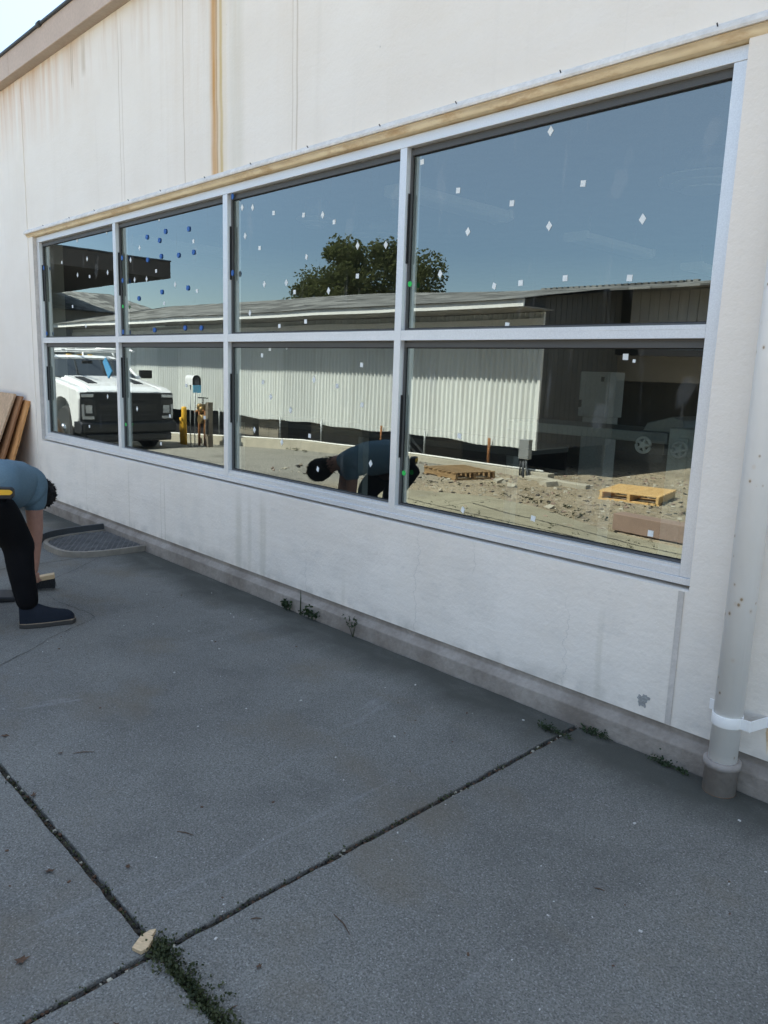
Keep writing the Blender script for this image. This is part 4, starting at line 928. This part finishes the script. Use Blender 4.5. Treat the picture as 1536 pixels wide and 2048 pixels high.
o = tag(MB().box(-.5, .5, -.12, .12, 0, .05).box(-.2, .55, .13, .28, 0, .09).build('broken_slab', MT['crete'], None, .01), 'broken pale slab pieces below the electrical box', 'slab'); o.location = (-6.1, -6.5, -.03); o.rotation_euler = (0, .04, R(-8))

# tree behind the roof
random.seed(12)
TR = thing('tree', 'broad bushy green tree rising behind the shingle roof', 'tree', (-20.7, -16.0, -.9))
b = MB(); b.tube([(0, 0, 0), (.1, 0, 1.6), (0, .1, 3.0)], [.32, .25, .18], 10)
limbs = []
for k in range(11):
    a = 2*math.pi*k/11+random.uniform(-.2, .2); e = Vector((math.cos(a)*random.uniform(1.0, 2.4), math.sin(a)*random.uniform(.9, 2.0), random.uniform(4.2, 6.0)))
    p0 = Vector((0, 0, random.uniform(1.9, 3.0))); b.tube([p0, p0.lerp(e, .5)+Vector((0, 0, .3)), e], [.11, .06, .02], 6); limbs.append(e)
b.build('trunk', MT['bark'], TR)
b = MB(); centres = []
for k in range(80):
    a = random.uniform(0, 2*math.pi); rr = math.sqrt(random.random()); zz = random.uniform(3.1, 6.6)
    mx_ = 3.15*math.sqrt(max(.04, 1-((zz-3.9)/2.9)**2)); centres.append((Vector((math.cos(a)*rr*mx_, math.sin(a)*rr*mx_*.75, zz)), random.uniform(.35, .8)))
for k in range(26):
    a = random.uniform(0, 2*math.pi); zz = random.uniform(3.3, 6.8); mx_ = 3.15*math.sqrt(max(.04, 1-((zz-3.9)/2.95)**2))
    centres.append((Vector((math.cos(a)*mx_*1.02, math.sin(a)*mx_*.76, zz+.1)), random.uniform(.2, .4)))
for c0, rr in centres:
    for j in range(int(620*rr)):
        d = Vector((random.gauss(0, 1), random.gauss(0, 1), random.gauss(0, .8))).normalized()*rr*random.random()**.45; p = c0+d
        t = Vector((random.gauss(0, 1), random.gauss(0, 1), random.gauss(-.2, .6))).normalized(); s_ = random.uniform(.08, .15); a = t.orthogonal().normalized()*s_*.40
        b.add([p, p+t*s_*.5+a, p+t*s_, p+t*s_*.5-a], [(0, 1, 2, 3)])
b.build('crown', MT['leaf'], TR, recalc=False)

# canopy and hip roofed building at the far end
CN = thing('canopy', 'flat dark brown canopy roof jutting out at the far end', 'canopy', (-24, -5, 0))
o = MB().box(-15, 0, -5.1, 9, 4.30, 4.82).build('roof_slab', MT['brownc'], CN); MB().box(-15.02, .03, -5.13, 9, 4.822, 4.86).build('edge_strip', MT['gutter'], CN)
for x, y in ((-12, -3.4), (-12, 6)): MB().tube([(x, y, -1.3), (x, y, 4.3)], .1, 10).build('column', MT['brownc'], CN)
HB = thing('hip_roof_house', 'distant low building with dark grey hip roof', 'building', (-34, -6, -1.0))
MB().box(-5, 3, -7, 12, 0, 4.5).build('wall', MT['boards'], HB)
MB().add([(3.6, -8, 4.45), (3.6, 13, 4.45), (-6, 13, 4.45), (-6, -8, 4.45), (-1, -7.0, 5.55), (-1, 11, 5.55)], [(0, 1, 5, 4), (1, 2, 5), (2, 3, 4, 5), (3, 0, 4), (0, 3, 2, 1)]).build('roof', MT['shingle'], HB)

# ------------------------------------------------------------------ pickup truck
K = thing('pickup_truck', 'white heavy duty pickup truck with ladder rack parked facing the paving', 'truck', (-15.0, -4.24, gz(-15.6)-.04))
HW = 1.02
def arch(cx, r0, zb, n=12): return [(cx+r0*math.cos(a), zb+(r0)*math.sin(a)) for a in [math.pi*k/n for k in range(n+1)]]
low = [(-.06, .62), (-.05, 1.00), (-.12, 1.13), (-.35, 1.20), (-1.55, 1.25), (-3.9, 1.25), (-3.9, .45)] + [(-3.0, .42), (-1.45, .42)] + arch(-.92, .50, .42)[::-1][0:0]
body = [(-.06, .66), (-.03, 1.12), (-.08, 1.26), (-.35, 1.34), (-1.5, 1.49), (-3.85, 1.50), (-3.85, .48), (-1.47, .48)] + [(-.92+.49*math.cos(a), .50+.60*math.sin(a)) for a in [math.pi*(1-k/16) for k in range(17)]] + [(-.30, .52)]
def tri_prism(b, poly, y0, y1, mi=0):
    from mathutils.geometry import tessellate_polygon
    tr = tessellate_polygon([[Vector((p[0], 0, p[1])) for p in poly]]); n = len(poly)
    vs = [(p[0], y0, p[1]) for p in poly]+[(p[0], y1, p[1]) for p in poly]
    b.add(vs, [tuple(t) for t in tr]+[tuple(i+n for i in t) for t in tr]+[(i, (i+1) % n, (i+1) % n+n, i+n) for i in range(n)], mi)
b = MB(); tri_prism(b, body, HW-.22, HW); tri_prism(b, body, -HW, -HW+.22)
b.prism([(-.06, .76), (-.03, 1.12), (-.08, 1.26), (-.35, 1.345), (-1.5, 1.495), (-3.85, 1.50), (-3.85, .55), (-1.3, .8)], -HW+.22, HW-.22)
kb = b.build('body', MT['twhite'], K, .05); kb.modifiers['bevel'].segments = 3
# hood with raised centre and scoops
b = MB().prism([(-.07, 1.25), (-.30, 1.345), (-.7, 1.42), (-1.50, 1.53), (-1.5, 1.48), (-.3, 1.31)], -.72, .72); b.build('hood', MT['twhite'], K, .02)
for s in (-1, 1): MB().prism([(-1.25, 1.488), (-.55, 1.385), (-.55, 1.405), (-1.25, 1.512)], s*.50-.10, s*.50+.10).build('hood_scoop', MT['black'], K)
# cab: tapered greenhouse
def frust(b, x0b, x1b, x0t, x1t, z0, z1, wb, wt, mi=0):
    vs = [(x0b, -wb, z0), (x1b, -wb, z0), (x1b, wb, z0), (x0b, wb, z0), (x0t, -wt, z1), (x1t, -wt, z1), (x1t, wt, z1), (x0t, wt, z1)]
    b.add(vs, [(0, 1, 2, 3), (4, 7, 6, 5), (0, 4, 5, 1), (1, 5, 6, 2), (2, 6, 7, 3), (3, 7, 4, 0)], mi)
b = MB(); frust(b, -3.78, -1.50, -3.55, -2.15, 1.502, 1.90, .955, .80); b.build('cab_glass', MT['tglass'], K)
b = MB(); frust(b, -3.62, -2.10, -3.5, -2.35, 1.875, 1.955, .82, .72); 
for s in (-1, 1):
    def pil(p0, p1, wd):
        b.tube([p0, p1], wd, 8)
    pil((-1.46, s*.965, 1.49), (-2.15, s*.80, 1.90), .045); pil((-2.75, s*.965, 1.50), (-2.78, s*.80, 1.90), .045); pil((-3.78, s*.955, 1.50), (-3.55, s*.80, 1.90), .07)
b.build('roof', MT['twhite'], K, .02)
MB().tube([(-2.15, 0, 1.86), (-2.02, 0, 1.82)], .02, 8).box(-2.0, -1.97, -.12, .12, 1.76, 1.84).build('rear_view_mirror', MT['black'], K)
for s in (.42, -.42): MB().box(-2.75, -2.6, s-.2, s+.2, 1.45, 1.75).build('seat', MT['cab'], K, .04)
# front: grille, lamps, bumper; black spread full width to paint in its shade
b = MB().box(-.055, .0, -1.0, 1.0, .60, 1.235); b.build('grille_and_shade', MT['black'], K, .03)
b = MB(); 
for k in range(5): b.box(-.012, .004, -.62, .62, .66+k*.105, .69+k*.105)
b.box(-.011, .012, -.60, .60, .92, .99); b.build('grille_bar', MT['tdark'], K, .004)
for s in (-1, 1):
    L_ = MB().box(-.10, .006, s*.68 if s > 0 else -1.0, 1.0 if s > 0 else -.68, .68, 1.12).build('headlight', MT['tdark'], K, .02)
    q_ = MB(); a0, a1 = sorted((s*.72, s*.97)); q_.box(.007, .014, a0, a1, .70, .76); a2, a3 = sorted((s*.93, s*.98)); q_.box(.007, .014, a2, a3, .76, 1.0); a4, a5 = sorted((s*.76, s*.90)); q_.box(.007, .011, a4, a5, .82, .98)
    q_.build('lens', MT['lens'], L_)
    MB().box(-.04, .01, min(s*.72, s*.98), max(s*.72, s*.98), 1.14, 1.20).build('marker_lamp', MT['lens'], K, .005)
b = MB().prism([(.09, .44), (.10, .62), (-.02, .66), (-.30, .66), (-.30, .42), (.02, .40)], -1.03, 1.03); b.build('bumper', MT['tdark'], K, .03)
b = MB().box(-.2, .075, -.92, .92, .24, .40); b.build('air_dam', MT['tdark'], K, .02)
for s in (-1, 1):
    mr = MB().box(-1.62, -1.50, s*1.02 if s > 0 else -1.30, 1.30 if s > 0 else -1.02, 1.50, 1.68).build('side_mirror', MT['black'], K, .02)
for x in (-.92, -4.9):
    for s in (-1, 1):
        y0, y1 = sorted((s*.98, s*.74)); wv = MB(); wv.tube([(x, y0, .46), (x, y0+.03, .46), (x, y1-.03, .46), (x, y1, .46)], [.425, .455, .455, .425], 30)
        wh = wv.build('wheel', MT['rubber'], K)
        rm = MB(); yo = s*.975; rm.tube([(x, yo+s*.008, .46), (x, yo-s*.10, .46)], [.27, .26], 24, 0, False); rm.disc((x, yo-s*.05, .46), (0, s, 0), .26, 24)
        rm.tube([(x, yo-s*.06, .46), (x, yo+s*.06, .46), (x, yo+s*.085, .46)], [.12, .10, .05], 16)
        for k in range(8):
            a = 2*math.pi*k/8; c0 = Vector((x+.175*math.cos(a), yo-s*.045, .46+.175*math.sin(a))); rm.tube([c0, c0+Vector((0, s*.03, 0))], .02, 8)
        for k in range(8):
            a = 2*math.pi*(k+.5)/8; rm.disc((x+.20*math.cos(a), yo-s*.045, .46+.20*math.sin(a)), (0, s, 0), .028, 10, 1)
        rm.build('rim', [MT['chrome'], MT['black']], wh)
b = MB()
b.box(-5.9, -.4, -.75, .75, .38, .55); b.box(-1.5, -.35, -.80, .80, .55, 1.0); b.build('underbody', MT['black'], K)
b = MB().box(-6.3, -3.95, -1.0, -.45, .60, 1.5).box(-6.3, -3.95, .45, 1.0, .60, 1.5).box(-6.3, -3.95, -.45, .45, .60, .8); b.build('service_body', MT['twhite'], K, .015)
MB().box(-3.2, -1.50, 1.021, 1.045, .52, .60).build('side_step', MT['tdark'], K)
MB().box(-2.16, -2.0, HW+.001, HW+.022, 1.22, 1.25).build('door_handle', MT['tdark'], K)
MB().box(-1.36, -1.18, HW+.001, HW+.006, 1.27, 1.30).build('badge', MT['steel'], K)
for x in (-1.58, -2.78, -3.8): MB().box(x-.004, x+.004, HW+.0005, HW+.003, .50, 1.49).build('panel_gap', MT['black'], K)
MB().box(-6.32, -6.28, .85, .99, .9, 1.15).build('tail_light', MT['red'], K)
b = MB()
for s in (-.72, .72): b.tube([(-6.2, s, 2.13), (-1.5, s, 2.11), (-1.1, s*.9, 2.08)], .024, 8)
for x in (-6.1, -4.0, -3.4, -2.7, -2.2, -1.6): b.tube([(x, -.72, 2.05), (x, .72, 2.05)], .018, 8)
for x in (-3.95, -6.1, -2.3):
    for s in (-.72, .72): b.tube([(x, s*1.1, 1.3 if x < -3 else 1.88), (x, s, 2.06)], .022, 8)
b.tube([(-1.6, -.5, 2.1), (-6, -.3, 2.1)], .03, 8); b.tube([(-1.3, .1, 2.12), (-6, .3, 2.12)], .03, 8)
b.build('ladder_rack', MT['twhite'], K)
for y in (-.25, 0, .25): MB().box(-2.45, -2.35, y-.05, y+.05, 1.956, 1.975).build('roof_lamp', MT['yellow'], K, .008)

# ================================================================== things inside, faintly seen through the glass
for k, (x, y, L, lab) in enumerate(((-5.27, 3.08, 1.5, 'long white ceiling light nearest the glass behind the third mullion'), (-5.25, 6.06, 1.6, 'long white ceiling light further inside the room'), (-5.2, 9.0, 1.6, 'long white ceiling light deepest in the room'), (-10.1, 2.96, 1.5, 'long white ceiling light behind the blue stickers'))):
    o = thing('ceiling_light', lab, 'light', (x, y, 3.05), 0, 'long ceiling lights inside the room')
    MB().prism([(-.13, .10), (-.15, .03), (-.10, 0), (.10, 0), (.15, .03), (.13, .10)], -L/2, L/2, 'y').build('diffuser', MT['lampw'], o, .004)
    for s in (-1, 1): MB().prism([(-.155, .105), (-.16, .02), (-.10, -.006), (.10, -.006), (.16, .02), (.155, .105)], s*L/2-.03, s*L/2+.03, 'y').build('end_cap', MT['lampw'], o)
    MB().tube([(0, -L/3, .1), (0, -L/3, .37)], .01, 6).tube([(0, L/3, .1), (0, L/3, .37)], .01, 6).build('hanger', MT['steel'], o)
for x, y, r0, lab in ((-7.45, 3.1, .22, 'small round ceiling vent inside the room'), (-7.74, 4.4, .42, 'larger round ceiling vent beyond the small one'), (-3.2, 4.05, .40, 'round ceiling vent near the right jamb')):
    o = thing('ceiling_vent', lab, 'vent', (x, y, 3.12), 0, 'round ceiling vents inside the room'); b = MB()
    for k in range(3): b.tube([(0, 0, .04*k), (0, 0, .04*k+.015)], r0*(.5+.25*k), 28)
    b.build('ring', MT['lampw'], o); MB().tube([(0, 0, .1), (0, 0, .3)], r0*.7, 24).build('duct', MT['steel'], o)
MM = thing('milling_machine', 'grey steel machine with tall column and hand wheels behind the right pane', 'machine', (-1.505, .56, .03))
b = MB(); b.prism([(-.07, -.10), (.07, -.10), (.07, .10), (-.07, .10)], 0, 1.24, 'z'); b.box(-.025, .025, -.112, -.101, .02, 1.2); b.build('column', MT['galv'], MM, .006)
MB().box(-1.0, -.10, -.05, .30, 1.16, 1.21).build('table', MT['steel'], MM, .004)
MB().prism([(-.24, 1.211), (-.22, 1.25), (-.10, 1.285), (-.05, 1.27), (-.02, 1.211)], -.02, .3, 'y').build('cover', MT['steel'], MM, .004)
for dx, dz in ((.0, 1.15), (-.17, 1.155)):
    b = MB(); rr = .034; c0 = Vector((dx, -.135, dz)); N_ = 20
    b.tube([c0+Vector((rr*math.cos(2*math.pi*k/N_), 0, rr*math.sin(2*math.pi*k/N_))) for k in range(N_+1)], .007, 6)
    for k in range(5): b.tube([c0, c0+Vector((rr*math.cos(k*1.2566), 0, rr*math.sin(k*1.2566)))], .007, 6)
    b.tube([c0+Vector((0, .03, 0)), c0-Vector((0, .008, 0))], .014, 10); b.build('hand_wheel', MT['lampw'], MM)
CBX = -3.48
CB = thing('metal_cabinet', 'narrow pale grey control cabinet inside behind the lower right pane', 'cabinet', (CBX, 3.0, .03))
MB().box(-.14, .14, -.02, .22, 1.12, 1.50).box(-.12, .12, .02, .20, 0, 1.12).build('body', MT['cab'], CB, .006); dr = MB().box(-.13, .13, -.040, -.021, 1.13, 1.49).build('door', MT['cab'], CB, .004); MB().box(-.12, -.10, -.055, -.0405, 1.20, 1.26).build('handle', MT['black'], dr)
MB().box(.07, .10, -.043, -.0405, 1.42, 1.46).build('notice', MT['black'], dr)
WB = thing('workbench', 'dark long workbench inside with pale front edge', 'workbench', (-4.6, 1.6, .03))
MB().box(-1.9, 1.6, -.3, .3, .92, .96).build('top', MT['inwall'], WB); 
for x in (-1.8, 0, 1.5): MB().box(x-.03, x+.03, -.25, -.19, 0, .92).build('leg', MT['steel'], WB)
